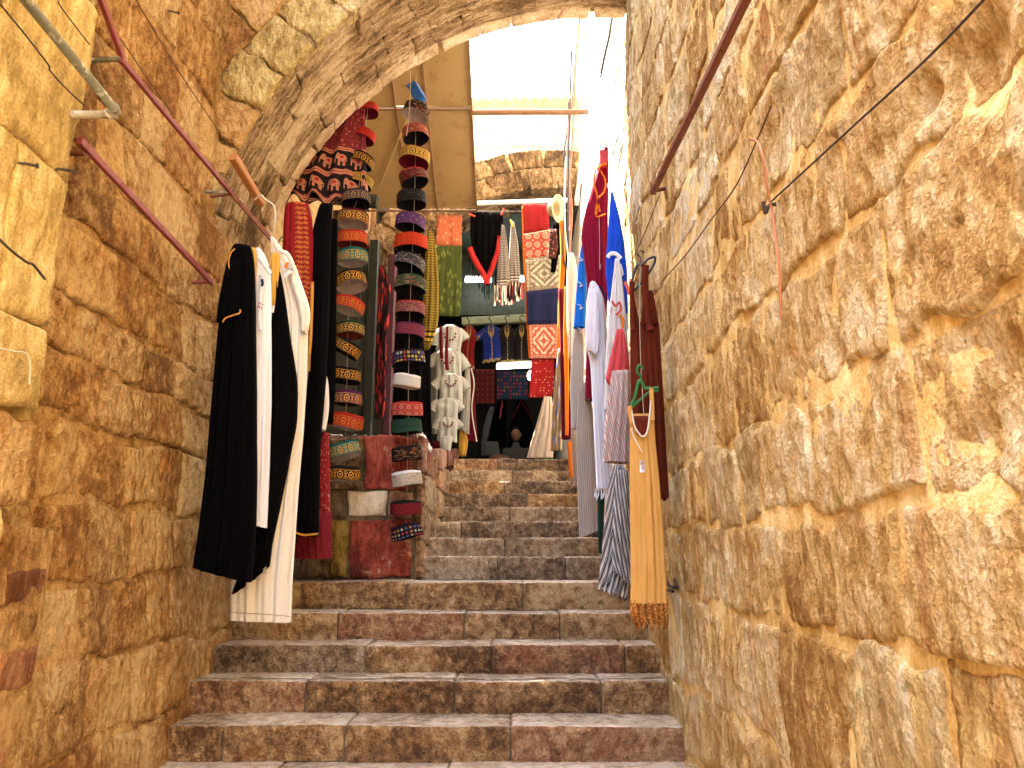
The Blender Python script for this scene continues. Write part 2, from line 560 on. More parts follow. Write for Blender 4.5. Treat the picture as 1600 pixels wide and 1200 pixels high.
def masonry(parent, P, N, s0, s1, courses, lw, mat, seed=0, jit=0.02, gap=0.014, vis=None, amp=0.012, res=0.03, off=0.02, offv=0.012, tiltv=0.012, name='stone', th=0.07, rd=0.02, dents=None, lens=None, wob=0.012, stretch=(1, 1, 0.45)):
    rg = random.Random(seed)
    k = 0
    for ci in range(len(courses) - 1):
        zb, zt = courses[ci], courses[ci + 1]
        js = [s0]
        x = s0 - rg.uniform(0, lw) * 0.8
        while True:
            x += lw * rg.uniform(0.65, 1.45)
            if x > s1 - lw * 0.3:
                break
            if x > s0 + lw * 0.25:
                js.append(x)
        js.append(s1)
        for a, b in zip(js[:-1], js[1:]):
            if vis and not vis((a + b) / 2, (zb + zt) / 2):
                continue
            S = np.array([a, b, b, a], float)
            Z = np.array([zb, zb, zt, zt], float)
            q = np.stack([S * 3.1, Z * 3.1, np.full(4, seed * 1.7)], -1)
            lockS = np.array([a > s0, b < s1, b < s1, a > s0], float)
            S2 = S + jit * 1.6 * vnoise(q, 1) * lockS
            Z2 = Z + jit * 1.6 * vnoise(q + 20, 2)
            g = gap * rg.uniform(0.6, 1.4) / 2
            S2 += np.array([g, -g, -g, g])
            Z2 += np.array([g, g, -g, -g])
            m = mat(rg) if callable(mat) else mat
            r_ = res(a, zb) if callable(res) else res
            stone_piece(name, S2, Z2, P, N, m, parent, off + rg.uniform(-offv, offv), amp, r_, rd, th, seed + k, wob, (rg.uniform(-tiltv, tiltv), rg.uniform(-tiltv, tiltv)), dents, stretch)
            k += 1
    return k

def sheet(name, P, N, s0, s1, z0, z1, res, mat, parent, amp=0.012, off=-0.012, seed=3, dents=None):
    ns, nz = max(2, int((s1 - s0) / res)), max(2, int((z1 - z0) / res))
    Z, S = np.meshgrid(np.linspace(z0, z1, nz), np.linspace(s0, s1, ns), indexing='ij')
    w = P(S, Z)
    n = N(S, Z) if callable(N) else np.broadcast_to(np.array(N, float), w.shape)
    o = off + amp * (1.3 * fbm(w * 3.2, 3, seed) + 0.5 * fbm(w * 20, 2, seed + 4))
    if dents:
        for (dp, rad, dep) in dents:
            d2 = ((w - np.array(dp)) ** 2 / np.array(rad) ** 2).sum(-1)
            o = o - dep * np.exp(-d2 ** 1.5)
    w = w + n * o[..., None]
    return mesh_obj(name, w.reshape(-1, 3), grid_faces(nz, ns), mat, parent)

# ---------------------------------------------------------------- stone, plaster and mortar materials
def streaks(t, c, P):
    v = t.noise(t.pos((1, 7, 0.75)), 1.0, 5, 0.6, 0.5)
    c = t.mix(t.m('MULTIPLY', t.step(v, 0.575, 0.62), 0.6), c, (0.90, 0.66, 0.27))
    v2 = t.noise(t.pos((1, 9, 0.9), (0.3, 0, 0)), 1.0, 5, 0.7, 0.5)
    c = t.mix(t.m('MULTIPLY', t.step(v2, 0.60, 0.66), 0.45), c, (0.42, 0.17, 0.06))
    sp = t.n('ShaderNodeSeparateXYZ', i0=P).node
    near = t.m('MULTIPLY', t.m('LESS_THAN', sp.outputs[1], 2.0), t.m('LESS_THAN', sp.outputs[2], 0.15))
    mo = t.m('MULTIPLY', t.step(t.noise(P, 11, 4, 0.6), 0.62, 0.70), near)
    return t.mix(t.m('MULTIPLY', mo, 0.55), c, (0.25, 0.30, 0.09))
M_gold = stone_mat('golden_limestone', (0.46, 0.265, 0.085), (0.72, 0.49, 0.20), (0.93, 0.80, 0.52), bump=0.95, stain=((0.52, 0.22, 0.06), 2.4, 0.60, 0.45), rnd_v=0.15, extra=streaks)
M_gold2 = stone_mat('brown_limestone', (0.38, 0.20, 0.06), (0.64, 0.405, 0.145), (0.89, 0.72, 0.42), bump=0.95, stain=((0.50, 0.19, 0.05), 2.8, 0.57, 0.5), rnd_v=0.15, extra=streaks)
M_pale = stone_mat('pale_limestone', (0.50, 0.34, 0.14), (0.79, 0.62, 0.33), (0.94, 0.86, 0.64), bump=0.95, stain=((0.54, 0.30, 0.10), 4.0, 0.60, 0.4), rnd_v=0.2, extra=streaks)
M_mortar = stone_mat('yellow_mortar', (0.56, 0.36, 0.12), (0.77, 0.56, 0.22), (0.92, 0.77, 0.42), bump=0.5, rnd_v=0, streak=0.2, chip=0.4, stain=((0.52, 0.26, 0.08), 2.2, 0.60, 0.4))
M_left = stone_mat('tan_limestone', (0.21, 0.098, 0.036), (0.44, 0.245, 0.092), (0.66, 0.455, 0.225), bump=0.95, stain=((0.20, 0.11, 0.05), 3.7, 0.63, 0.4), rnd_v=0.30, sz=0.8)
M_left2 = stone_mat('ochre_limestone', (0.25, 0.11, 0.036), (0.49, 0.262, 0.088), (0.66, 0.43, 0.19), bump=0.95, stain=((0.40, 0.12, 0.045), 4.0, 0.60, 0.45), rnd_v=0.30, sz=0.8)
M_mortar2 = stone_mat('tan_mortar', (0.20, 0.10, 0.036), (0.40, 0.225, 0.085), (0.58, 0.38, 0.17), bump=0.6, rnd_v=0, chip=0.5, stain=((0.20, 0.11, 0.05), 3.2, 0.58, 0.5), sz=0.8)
M_plaster = stone_mat('lime_plaster', (0.300, 0.206, 0.075), (0.508, 0.355, 0.140), (0.658, 0.536, 0.270), bump=0.5, rnd_v=0.12, chip=0.3, streak=0.2)
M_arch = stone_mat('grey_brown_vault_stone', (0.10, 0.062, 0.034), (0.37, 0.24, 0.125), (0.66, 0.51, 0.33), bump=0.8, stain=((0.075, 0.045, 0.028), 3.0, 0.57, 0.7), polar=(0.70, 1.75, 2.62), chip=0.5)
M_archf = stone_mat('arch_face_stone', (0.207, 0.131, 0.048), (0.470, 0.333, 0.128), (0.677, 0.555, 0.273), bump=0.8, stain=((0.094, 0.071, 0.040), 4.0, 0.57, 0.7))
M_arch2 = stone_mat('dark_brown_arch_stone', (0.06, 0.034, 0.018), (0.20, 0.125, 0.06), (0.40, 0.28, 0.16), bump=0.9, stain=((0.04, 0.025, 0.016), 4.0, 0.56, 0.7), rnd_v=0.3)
M_rim = stone_mat('arch_rim_plaster', (0.32, 0.21, 0.12), (0.55, 0.40, 0.25), (0.70, 0.56, 0.40), bump=0.5, rnd_v=0.15, chip=0.4)
M_riser = stone_mat('step_riser_stone', (0.14, 0.062, 0.022), (0.46, 0.248, 0.098), (0.80, 0.55, 0.28), bump=1.3, stain=((0.08, 0.04, 0.02), 9.0, 0.60, 0.65), rnd_v=0.2, sz=1.0, spec=0.4, rough=0.6)
M_riser_g = stone_mat('grey_step_riser_stone', (0.12, 0.07, 0.04), (0.40, 0.26, 0.15), (0.72, 0.55, 0.37), bump=1.3, stain=((0.07, 0.045, 0.03), 9.0, 0.60, 0.6), rnd_v=0.2, sz=1.0, spec=0.4, rough=0.6)
M_riser_r = stone_mat('reddened_step_stone', (0.15, 0.06, 0.026), (0.46, 0.225, 0.105), (0.76, 0.49, 0.27), bump=1.3, stain=((0.45, 0.12, 0.06), 5.0, 0.52, 0.5), rnd_v=0.2, sz=1.0, spec=0.4, rough=0.6)
M_tread = stone_mat('polished_tread_stone', (0.22, 0.16, 0.10), (0.42, 0.34, 0.255), (0.62, 0.53, 0.42), bump=0.4, stain=((0.20, 0.12, 0.06), 2.6, 0.56, 0.6), rough=0.27, spec=0.9, chip=0.3)
M_gap = stone_mat('dark_joint', (0.05, 0.035, 0.025), (0.13, 0.09, 0.055), (0.22, 0.16, 0.1), bump=0.5, rnd_v=0)
M_redpaint = stone_mat('red_painted_stone', (0.10, 0.018, 0.012), (0.25, 0.042, 0.028), (0.36, 0.09, 0.055), bump=0.5, stain=((0.50, 0.34, 0.20), 9.0, 0.565, 0.85), rnd_v=0.15, streak=0.1)
M_yelpaint = stone_mat('yellow_painted_stone', (0.09, 0.055, 0.012), (0.24, 0.15, 0.03), (0.34, 0.23, 0.08), bump=0.5, rnd_v=0.1)
M_whitestone = stone_mat('cream_stone', (0.36, 0.28, 0.19), (0.58, 0.47, 0.34), (0.70, 0.6, 0.46), bump=0.5, rnd_v=0.1)
M_redside = stone_mat('red_flecked_stone', (0.11, 0.045, 0.035), (0.30, 0.13, 0.095), (0.48, 0.31, 0.24), bump=1.0, stain=((0.38, 0.07, 0.06), 8.0, 0.52, 0.6), rnd_v=0.4)
M_redbrick = stone_mat('dull_red_stone', (0.14, 0.055, 0.028), (0.29, 0.125, 0.065), (0.42, 0.22, 0.12), bump=0.6, rnd_v=0.3)
M_sunstone = stone_mat('sunlit_limestone', (0.66, 0.58, 0.44), (0.82, 0.76, 0.64), (0.90, 0.86, 0.78), bump=0.4, rnd_v=0.1)  # colour raised near white so the house wall reads as sunlit

def rpick(*ms):
    return lambda rg: rg.choice(ms)

# ---------------------------------------------------------------- right wall (thing) : three runs with one batter
def XR(y, z):
    y, z = np.asarray(y, float), np.asarray(z, float)
    base = 0.85 - np.clip((y - 5.3) / 4.0, 0, 1) * 0.10
    return base + np.clip((z - 1.0) * 0.055, 0, 1) * np.clip((y - 4.8) / 1.0, 0, 1) + 0.03 * fbm(np.stack([y * 0.9, z * 0.9, z * 0 + 2], -1), 2, 77)
def P_right(s, z):
    return np.stack([XR(s, z), np.asarray(s, float), np.asarray(z, float)], -1)
N_right = (-1, 0, 0)
p1 = at_x(1525, 105, 0.85); p2 = at_x(1450, 150, 0.85); p3 = at_x(1380, 265, 0.85); p4_ = at_x(1580, 470 + 150, 0.85); p5_ = at_x(1225, 205, 0.85)
dents = [(p1, (0.3, 0.075, 0.085), 0.075), (p2, (0.3, 0.045, 0.05), 0.06), (at_x(1478, 85, 0.85), (.3, .035, .03), .03), (p4_, (0.3, 0.10, 0.12), 0.07), (at_x(1540, 700, 0.85), (.3, .06, .07), .06), (p5_, (.3, .16, .10), .05), (at_x(1330, 560, .85), (.3, .05, .06), .05), (at_x(1180, 765, .85), (.3, .07, .08), .04)]
dents = [(p_, r_, d_ * 0.6) for (p_, r_, d_) in dents[:3]] + [(p_, r_, d_ * 0.35) for (p_, r_, d_) in dents[3:]]
right_wall = empty('stone_wall', (0.9, 3, -1.6), 'bright golden rough-hewn stone wall along the right side of the stair lane', 'stone wall')
sheet('mortar', P_right, N_right, 0.5, 5.6, -1.65, 5.2, 0.035, M_mortar, right_wall, amp=0.0075, off=0.008, dents=dents)
cs = [-1.62, -1.28, -0.93, -0.60, -0.20, 0.12, 0.44, 0.80, 1.12, 1.48, 1.80, 2.15, 2.5, 2.84, 3.2, 3.55, 3.9, 4.3, 4.75, 5.2]
def vis_r(y, z):
    return z < 0.84 * y + 0.45 and z > -0.30 * y - 0.75
masonry(right_wall, P_right, N_right, 0.55, 5.58, cs, 0.38, rpick(M_gold, M_gold, M_gold2, M_gold2, M_gold, M_pale), seed=5, jit=0.035, gap=0.020, vis=vis_r,
        amp=0.0145, res=lambda s, z: 0.0125 if s < 2.6 else (0.018 if s < 3.8 else 0.026), off=0.0135, offv=0.004, tiltv=0.009, rd=0.013, dents=dents, wob=0.03, th=0.06)
# beyond the arch
far_right_wall = empty('stone_wall', (0.85, 7.5, -0.2), 'sunlit whitish stone wall beyond the arch, behind the hanging cables', 'stone wall')
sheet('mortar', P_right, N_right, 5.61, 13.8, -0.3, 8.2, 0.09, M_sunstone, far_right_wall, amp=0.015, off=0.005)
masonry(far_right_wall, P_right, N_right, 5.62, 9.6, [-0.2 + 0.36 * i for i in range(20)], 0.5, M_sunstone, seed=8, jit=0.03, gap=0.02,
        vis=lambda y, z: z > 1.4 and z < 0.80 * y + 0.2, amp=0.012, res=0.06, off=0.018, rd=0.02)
# wall thickness; right core's unseen height and rear run shaped for the light
mesh_obj('wall_core', *box_data(1.02, 2.6, -4.0, 5.6, -1.9, 8.0), M_mortar, right_wall, smooth=False)
mesh_obj('wall_core', *box_data(1.35, 2.2, 5.62, 13.9, -0.3, 8.2), M_sunstone, far_right_wall, smooth=False)

# ---------------------------------------------------------------- left wall
def XL(y, z):
    y, z = np.asarray(y, float), np.asarray(z, float)
    return -1.69 - np.clip((z + 0.9) * 0.085, 0, 0.28) + 0.025 * fbm(np.stack([y * 1.2, z * 1.2, z * 0 + 8], -1), 2, 55)
def P_left(s, z):
    return np.stack([XL(s, z), np.asarray(s, float), np.asarray(z, float)], -1)
N_left = (1, 0, 0)
left_wall = empty('stone_wall', (-1.8, 3.5, -1.6), 'tan rubble stone wall along the left side, behind the black and white robes', 'stone wall')
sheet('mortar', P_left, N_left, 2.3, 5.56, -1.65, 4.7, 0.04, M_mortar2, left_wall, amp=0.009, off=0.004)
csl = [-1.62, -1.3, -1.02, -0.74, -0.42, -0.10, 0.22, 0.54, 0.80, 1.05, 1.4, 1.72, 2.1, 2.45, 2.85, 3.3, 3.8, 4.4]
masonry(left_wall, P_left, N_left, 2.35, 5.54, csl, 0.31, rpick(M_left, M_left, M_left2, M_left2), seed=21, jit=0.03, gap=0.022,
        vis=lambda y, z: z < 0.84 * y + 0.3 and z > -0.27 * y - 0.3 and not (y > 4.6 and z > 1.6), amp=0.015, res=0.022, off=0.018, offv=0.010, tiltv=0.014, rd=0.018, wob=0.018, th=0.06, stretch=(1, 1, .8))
mesh_obj('wall_core', *box_data(-3.2, -2.05, -4.0, 5.55, -1.9, 4.5), M_mortar2, left_wall, smooth=False)  # unseen top and rear run shaped to let skylight reach the right wall

# near pier, plastered, standing proud of the left wall
pier = empty('stone_pier', (-1.8, 2.0, -1.6), 'pale plastered stone pier standing proud of the left wall, nearest the viewer', 'stone pier')
def P_pier(s, z):
    z = np.asarray(z, float); s = np.asarray(s, float)
    return np.stack([-1.57 + 0.01 * z + 0.018 * fbm(np.stack([s * 1.5, z * 1.5, z * 0], -1), 2, 5), s, z], -1)
mesh_obj('pier_core', *box_data(-2.3, -1.63, 0.9, 2.47, -1.62, 4.6), M_plaster, pier, smooth=False)
def pier_vis(y, z):
    return y > 1.5 and z < 0.84 * y + 0.5
masonry(pier, P_pier, N_left, 0.95, 2.50, [0.16, 0.44, 0.74, 1.3, 1.95, 2.6], 0.62, rpick(M_plaster, M_plaster, M_left2), seed=33, jit=0.02, gap=0.008, vis=pier_vis, amp=0.012, res=0.02, off=0.0, offv=0.006, tiltv=0.01, rd=0.02, th=0.09, wob=0.02)
masonry(pier, P_pier, N_left, 0.95, 2.42, [-1.6, -1.1, -0.7, -0.25, 0.155], 0.55, rpick(M_plaster, M_left), seed=34, jit=0.02, gap=0.01, vis=pier_vis, amp=0.012, res=0.022, off=0.0, offv=0.006, tiltv=0.01, rd=0.03, th=0.09, wob=0.02)
# end face of the pier (towards the arch)
def P_pe(s, z):
    s = np.asarray(s, float); z = np.asarray(z, float)
    return np.stack([s, s * 0 + 2.475, z], -1)
sheet('plaster', P_pe, (0, 1, 0), -2.0, -1.585, 0.16, 2.6, 0.06, M_plaster, pier, amp=0.008, off=0.01)
# splayed infill of small red stones between pier and wall
def P_in(s, z):
    s = np.asarray(s, float); z = np.asarray(z, float)
    return np.stack([-1.60 - s * 0.20, 2.44 + s * 0.98, z], -1)
nin = np.array([0.98, -0.20, 0.0])
sheet('mortar', P_in, nin, -0.02, 0.46, -1.5, 0.10, 0.03, M_mortar2, pier, amp=0.006, off=-0.004)
masonry(pier, P_in, nin, 0.0, 0.44, [-1.2, -0.98, -0.78, -0.6, -0.44, -0.29, -0.16, -0.04, 0.08], 0.22, rpick(M_redbrick, M_left2, M_left), seed=41, jit=0.012, gap=0.016, amp=0.008, res=0.016, off=0.001, rd=0.016, th=0.03)

# ---------------------------------------------------------------- first arch
AC = (0.70, 1.69); AR = 2.69; Y1, Y2 = 4.60, 5.55
arch = empty('stone_arch', (-0.3, 5.1, 1.7), 'weathered grey-brown stone arch springing from the left wall over the stairs', 'stone arch')
def P_soff(s, r, R=AR):
    """s = arc angle (rad), r = position along the lane"""
    s = np.asarray(s, float); r = np.asarray(r, float)
    return np.stack([AC[0] + R * np.cos(s), r, AC[1] + R * np.sin(s)], -1)
def N_soff(s, r):
    s = np.asarray(s, float)
    return np.stack([-np.cos(s), s * 0, -np.sin(s)], -1)
A0, A1 = math.radians(84.5), math.radians(184)
# soffit stones, long courses that run along the curve
def soff_courses(y0, y1, rows, lw, mats, seed, amp, off):
    masonry(arch, lambda s, z: P_soff(s, z), N_soff, A0, A1, rows, lw, mats, seed=seed, jit=0.014, gap=0.001, amp=amp, res=0.024, off=off, offv=0.007, tiltv=0.010, rd=0.012, th=0.12, name='voussoir', wob=0.01, stretch=(0.5, 1.6, 0.5))
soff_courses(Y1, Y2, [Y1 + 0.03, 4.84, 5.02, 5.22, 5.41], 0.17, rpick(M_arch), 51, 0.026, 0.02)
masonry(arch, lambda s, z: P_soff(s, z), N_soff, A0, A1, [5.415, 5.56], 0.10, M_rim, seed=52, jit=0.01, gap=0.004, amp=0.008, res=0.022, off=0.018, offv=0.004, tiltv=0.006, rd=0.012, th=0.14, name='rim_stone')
# back edge of the rim
def P_polar(yy):
    def f(s, r):
        s = np.asarray(s, float); r = np.asarray(r, float)
        return np.stack([AC[0] + r * np.cos(s), s * 0 + yy, AC[1] + r * np.sin(s)], -1)
    return f
# radial face stones towards the viewer
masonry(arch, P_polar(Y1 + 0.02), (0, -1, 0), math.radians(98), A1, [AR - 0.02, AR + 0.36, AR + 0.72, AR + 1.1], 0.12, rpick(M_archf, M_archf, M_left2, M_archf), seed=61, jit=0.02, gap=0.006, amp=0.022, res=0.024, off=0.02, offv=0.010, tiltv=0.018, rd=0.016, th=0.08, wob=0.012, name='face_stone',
        vis=lambda a, r: True, stretch=(1, 1, 1))
# solid mass of the arch, with unseen height and width added to block sun
na = 48
angs = np.linspace(A0, math.radians(186), na)
prof = [(AC[0] + (AR + 0.03) * math.cos(a), AC[1] + (AR + 0.03) * math.sin(a)) for a in angs]
vs, fs = [], []
top = 13.0
for yy in (Y1 + 0.05, Y2 - 0.01):
    for (x, z) in prof:
        vs.append((x, yy, z))
    for (x, z) in prof:
        vs.append((x, yy, top))
    vs.append((-6.5, yy, prof[-1][1])); vs.append((-6.5, yy, top)); vs.append((1.3, yy, prof[0][1])); vs.append((1.3, yy, top))
n1 = 2 * na + 4
for k in (0, 1):
    o_ = k * n1
    for i in range(na - 1):
        fs.append((o_ + i, o_ + i + 1, o_ + na + i + 1, o_ + na + i))
    fs.append((o_ + na - 1, o_ + 2 * na, o_ + 2 * na + 1, o_ + 2 * na - 1))
    fs.append((o_ + 2 * na + 2, o_, o_ + na, o_ + 2 * na + 3))
for i in range(na - 1):
    fs.append((i, i + 1, n1 + i + 1, n1 + i))
fs.append((na, 2 * na - 1, n1 + 2 * na - 1, n1 + na))
fs.append((na - 1, 2 * na, n1 + 2 * na, n1 + na - 1))
mesh_obj('arch_core', vs, fs, M_archf, arch, smooth=False)

# ---------------------------------------------------------------- stairs
stairs = empty('stairs', (-0.4, 4.0, -1.6), 'worn stone stairs climbing the lane in two flights', None, None, 'structure')
NOS = [(2.76, -1.445), (3.07, -1.285), (3.38, -1.125), (3.70, -0.965), (4.01, -0.805), (4.32, -0.645), (4.62, -0.493), (4.93, -0.335), (5.23, -0.165),
       (5.90, 0.0), (6.30, 0.150), (6.85, 0.30), (7.35, 0.46), (7.75, 0.62), (8.10, 0.774), (8.45, 0.927), (8.70, 1.086)]
JP = {4: [347, 537, 798], 5: [476, 709, 940], 6: [570, 767, 977], 7: [527, 725, 875], 8: [470, 635, 817], 9: [777, 884], 10: [788], 11: [721, 857],
      12: [797], 13: [823], 14: [788], 15: [800], 16: [777, 807, 873]}
JY = {4: 1160, 5: 1088, 6: 1030, 7: 975, 8: 928, 9: 885, 10: 855, 11: 826, 12: 803, 13: 781, 14: 761, 15: 743, 16: 725}
REDS = {5: [0], 7: [1], 6: [2], 16: [0], 4: [3]}
def step_block(y, z, x0, x1, h, depth, mats, parent, seed):
    r = 0.016
    yy = [depth, depth * 0.75, depth * 0.5, depth * 0.3, 0.10, 0.05, 0.022]
    prof = [(a, 0.0) for a in yy] + [(0.010, -0.003), (0.003, -0.010), (0.0, -0.024)] + [(0.0, -0.024 - (h - 0.024) * k / 5) for k in range(1, 6)]
    nt = len(yy) + 1
    nx = max(3, int((x1 - x0) / 0.022))
    xs = np.concatenate([[x0], [x0 + 0.006], np.linspace(x0 + 0.016, x1 - 0.016, nx), [x1 - 0.006], [x1]])
    X, J = np.meshgrid(xs, np.arange(len(prof)), indexing='ij')
    PY = np.array([p[0] for p in prof])[J]; PZ = np.array([p[1] for p in prof])[J]
    w = np.stack([X, y + PY, z + PZ], -1)
    e = np.minimum(X - x0, x1 - X)
    rnd = np.clip(1 - e / 0.014, 0, 1) ** 2 * 0.012
    front = (J >= nt - 1)
    nz = relief(w, 0.011, seed, (1, 1, 1))
    sag = 0.006 * fbm(np.stack([X * 1.3, X * 0 + seed, X * 0], -1), 2, 4)
    w[..., 1] += np.where(front, nz * 1.0 + rnd, rnd * 0.2) + 0.010 * vnoise(np.stack([X * 2.2, X * 0 + seed * 2.0, X * 0], -1), 8)
    w[..., 2] += np.where(front & (J < nt + 3), nz * 0.35, 0.002 * vnoise(w * 9, 2)) + sag - rnd * 0.6
    # ends closed by a skirt going in
    a = w[0].copy(); a[:, 0] -= 0.0; a[:, 1] += np.where(np.arange(len(prof)) >= nt - 1, 0.05, 0); a[:, 2] -= np.where(np.arange(len(prof)) < nt, 0.03, 0)
    b = w[-1].copy(); b[:, 1] += np.where(np.arange(len(prof)) >= nt - 1, 0.05, 0); b[:, 2] -= np.where(np.arange(len(prof)) < nt, 0.03, 0)
    w = np.concatenate([a[None], w, b[None]], 0)
    nr, nc = w.shape[:2]
    f = grid_faces(nr, nc)
    f = [(q[0], q[3], q[2], q[1]) for q in f]
    fm = [0 if (k % (nc - 1)) < nt - 1 else 1 for k in range(len(f))]
    return mesh_obj('step_stone', w.reshape(-1, 3), f, mats, parent, fmat=fm)
for i, (y, z) in enumerate(NOS):
    z_prev = NOS[i - 1][1] if i else -1.6
    y_next = NOS[i + 1][0] if i < len(NOS) - 1 else y + 0.9
    lower = i <= 8
    xa, xb = (-1.80, 0.93) if lower else (-0.68, 0.86)
    js = [xa] + ([float(at(px, JY[i], y)[0]) for px in JP[i]] if i in JP else [xa + 0.7, xa + 1.5]) + [xb]
    depth = min(y_next - y + 0.03, 0.5)
    for k in range(len(js) - 1):
        m = M_riser_r if k in REDS.get(i, []) else (M_riser if (lower or (k + i) % 7 == 0) else M_riser_g)
        if i in (6,) and k == 0:
            m = M_riser_g
        step_block(y, z + random.uniform(-0.003, 0.003), js[k] + 0.004, js[k + 1] - 0.004, z - z_prev + 0.004, depth, [M_tread, m], stairs, i * 5 + k)
# packed earth and mortar core of the flights, 6 mm under the stones
vs = []
prof = [(2.0, -1.66)]
for i, (y, z) in enumerate(NOS):
    zp = NOS[i - 1][1] if i else -1.6
    prof += [(y + 0.02, zp - 0.008), (y + 0.02, z - 0.010)]
prof += [(14.0, 1.076), (14.0, -1.66)]
n_ = len(prof)
for x in (-1.86, 0.98):
    for (y, z) in prof:
        vs.append((x, y, z))
fs = [(j, (j + 1) % n_, n_ + (j + 1) % n_, n_ + j) for j in range(n_)]
mesh_obj('stair_core', vs, fs, M_gap, stairs, smooth=False)
g = mesh_obj('ground', *box_data(-3.5, 2.3, -14, 2.8, -1.9, -1.602), M_tread, smooth=False)
tag(g, 'flat stone paving at the foot of the stairs', None, None, 'structure')

# landing flagstones of the first flight and of the top landing
def slabs(y0, y1, x0, x1, z, nx, ny, seed):
    rg = random.Random(seed)
    for j in range(ny):
        a, b = y0 + (y1 - y0) * j / ny, y0 + (y1 - y0) * (j + 1) / ny
        xs = [x0] + sorted(x0 + (x1 - x0) * (k + rg.uniform(0.35, 0.65) - 0.5 + 0.5 * (j % 2)) / nx for k in range(1, nx)) + [x1]
        for p, q in zip(xs[:-1], xs[1:]):
            if q - p < 0.08: continue
            stone_piece('paving_stone', [p + .005, q - .005, q - .005, p + .005], [a + .005, a + .005, b - .005, b - .005],
                        lambda s, r: np.stack([np.asarray(s, float), np.asarray(r, float), np.asarray(s, float) * 0 + z - 0.004], -1), (0, 0, 1), M_tread, stairs, off0=0.0, amp=0.002, res=0.08, rd=0.008, th=0.03, seed=seed + j)
slabs(5.74, 5.89, -1.80, 0.90, -0.165, 6, 1, 3)
slabs(9.21, 10.2, -0.66, 0.85, 1.086, 3, 2, 4)

# ---------------------------------------------------------------- shop platform left of the upper flight, painted stones
PY = 5.86
plat = empty('stone_platform', (-1.2, 7.3, -0.17), 'low stone platform painted red and yellow, left of the upper stairs', 'platform')
def P_pf(s, z):
    s = np.asarray(s, float); z = np.asarray(z, float)
    return np.stack([s, s * 0 + PY, z], -1)
mesh_obj('platform_core', *box_data(-1.85, -0.70, PY + 0.02, 9.6, -0.2, 0.885), M_gap, plat, smooth=False)
def pstone(x0, y0, x1, y1, mat, sd, amp=0.008):
    a = at(x0, y1, PY); b = at(x1, y1, PY); c = at(x1, y0, PY); d = at(x0, y0, PY)
    stone_piece('stone', [a[0], b[0], c[0], d[0]], [a[2], b[2], c[2], d[2]], P_pf, (0, -1, 0), mat, plat, off0=0.02, amp=amp, res=0.022, rd=0.018, th=0.03, seed=sd, wob=0.012)
pstone(460, 692, 512, 762, M_gap, 1); pstone(516, 684, 566, 764, M_riser_g, 2); pstone(570, 682, 643, 764, M_redpaint, 3)
pstone(460, 767, 512, 808, M_gap, 4); pstone(516, 768, 540, 808, M_gap, 5); pstone(544, 768, 604, 807, M_whitestone, 6); pstone(608, 768, 643, 808, M_riser_r, 7)
pstone(470, 813, 512, 902, M_gap, 8); pstone(515, 812, 544, 902, M_yelpaint, 9); pstone(547, 812, 643, 902, M_redpaint, 10)
def P_ps(s, z):
    s = np.asarray(s, float); z = np.asarray(z, float)
    return np.stack([s * 0 - 0.69, s, z], -1)
sheet('mortar', P_ps, (1, 0, 0), PY, 9.5, -0.2, 0.9, 0.06, M_gap, plat, amp=0.004, off=0.0)
masonry(plat, P_ps, (1, 0, 0), PY + 0.0, 9.4, [-0.165, 0.10, 0.36, 0.62, 0.90], 0.34, rpick(M_redside, M_redside, M_riser_g, M_riser_r), seed=71, jit=0.02, gap=0.012, amp=0.014, res=0.03, off=0.02, rd=0.02, th=0.03)
masonry(plat, lambda s, z: np.stack([np.asarray(s, float), np.asarray(z, float), np.asarray(s, float) * 0 + 0.885], -1), (0, 0, 1), -1.84, -0.68, [PY, 6.2, 6.6, 7.0], 0.36, rpick(M_riser_g, M_redpaint), seed=75, gap=0.01, amp=0.004, res=0.06, off=0.012, rd=0.015, th=0.02)
# sloping kerb on top of the side, above the stairs
masonry(plat, lambda s, z: np.stack([-0.78 + np.asarray(z, float), np.asarray(s, float), 0.90 + (np.asarray(s, float) - 7.0).clip(0) * 0.14 + np.asarray(z, float) * 0], -1), (0, 0, 1), 6.9, 9.4, [0.0, 0.13], 0.4, M_redside, seed=77, gap=0.01, amp=0.008, res=0.03, off=0.05, rd=0.02, th=0.12)

# ---------------------------------------------------------------- left shop front beyond the arch
M_dark = paint_mat('sooty_wall_paint', (0.03, 0.027, 0.024), 0.8, (0.06, 0.05, 0.04), 0.5)  # near-black paint for the wall behind the door frames
M_darkgreen = paint_mat('dark_green_metal_paint', (0.010, 0.017, 0.015), 0.35, (0.05, 0.06, 0.05), 0.4)
M_greygreen = paint_mat('grey_green_door_paint', (0.030, 0.032, 0.025), 0.4, (0.02, 0.018, 0.014), 0.5)
M_maroonp = paint_mat('maroon_metal_paint', (0.07, 0.010, 0.022), 0.45, (0.06, 0.03, 0.03), 0.4)
lsw = empty('stone_wall', (-1.9, 7.5, -0.2), 'shaded stone wall beyond the arch behind the strings of caps', 'stone wall')
def P_ls(s, z):
    s = np.asarray(s, float); z = np.asarray(z, float)
    return np.stack([s * 0 - 1.93, s, z], -1)
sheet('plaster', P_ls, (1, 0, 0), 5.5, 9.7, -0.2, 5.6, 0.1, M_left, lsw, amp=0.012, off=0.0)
mesh_obj('wall_core', *box_data(-3.2, -1.97, 5.56, 14, -0.3, 5.6), M_left, lsw, smooth=False)

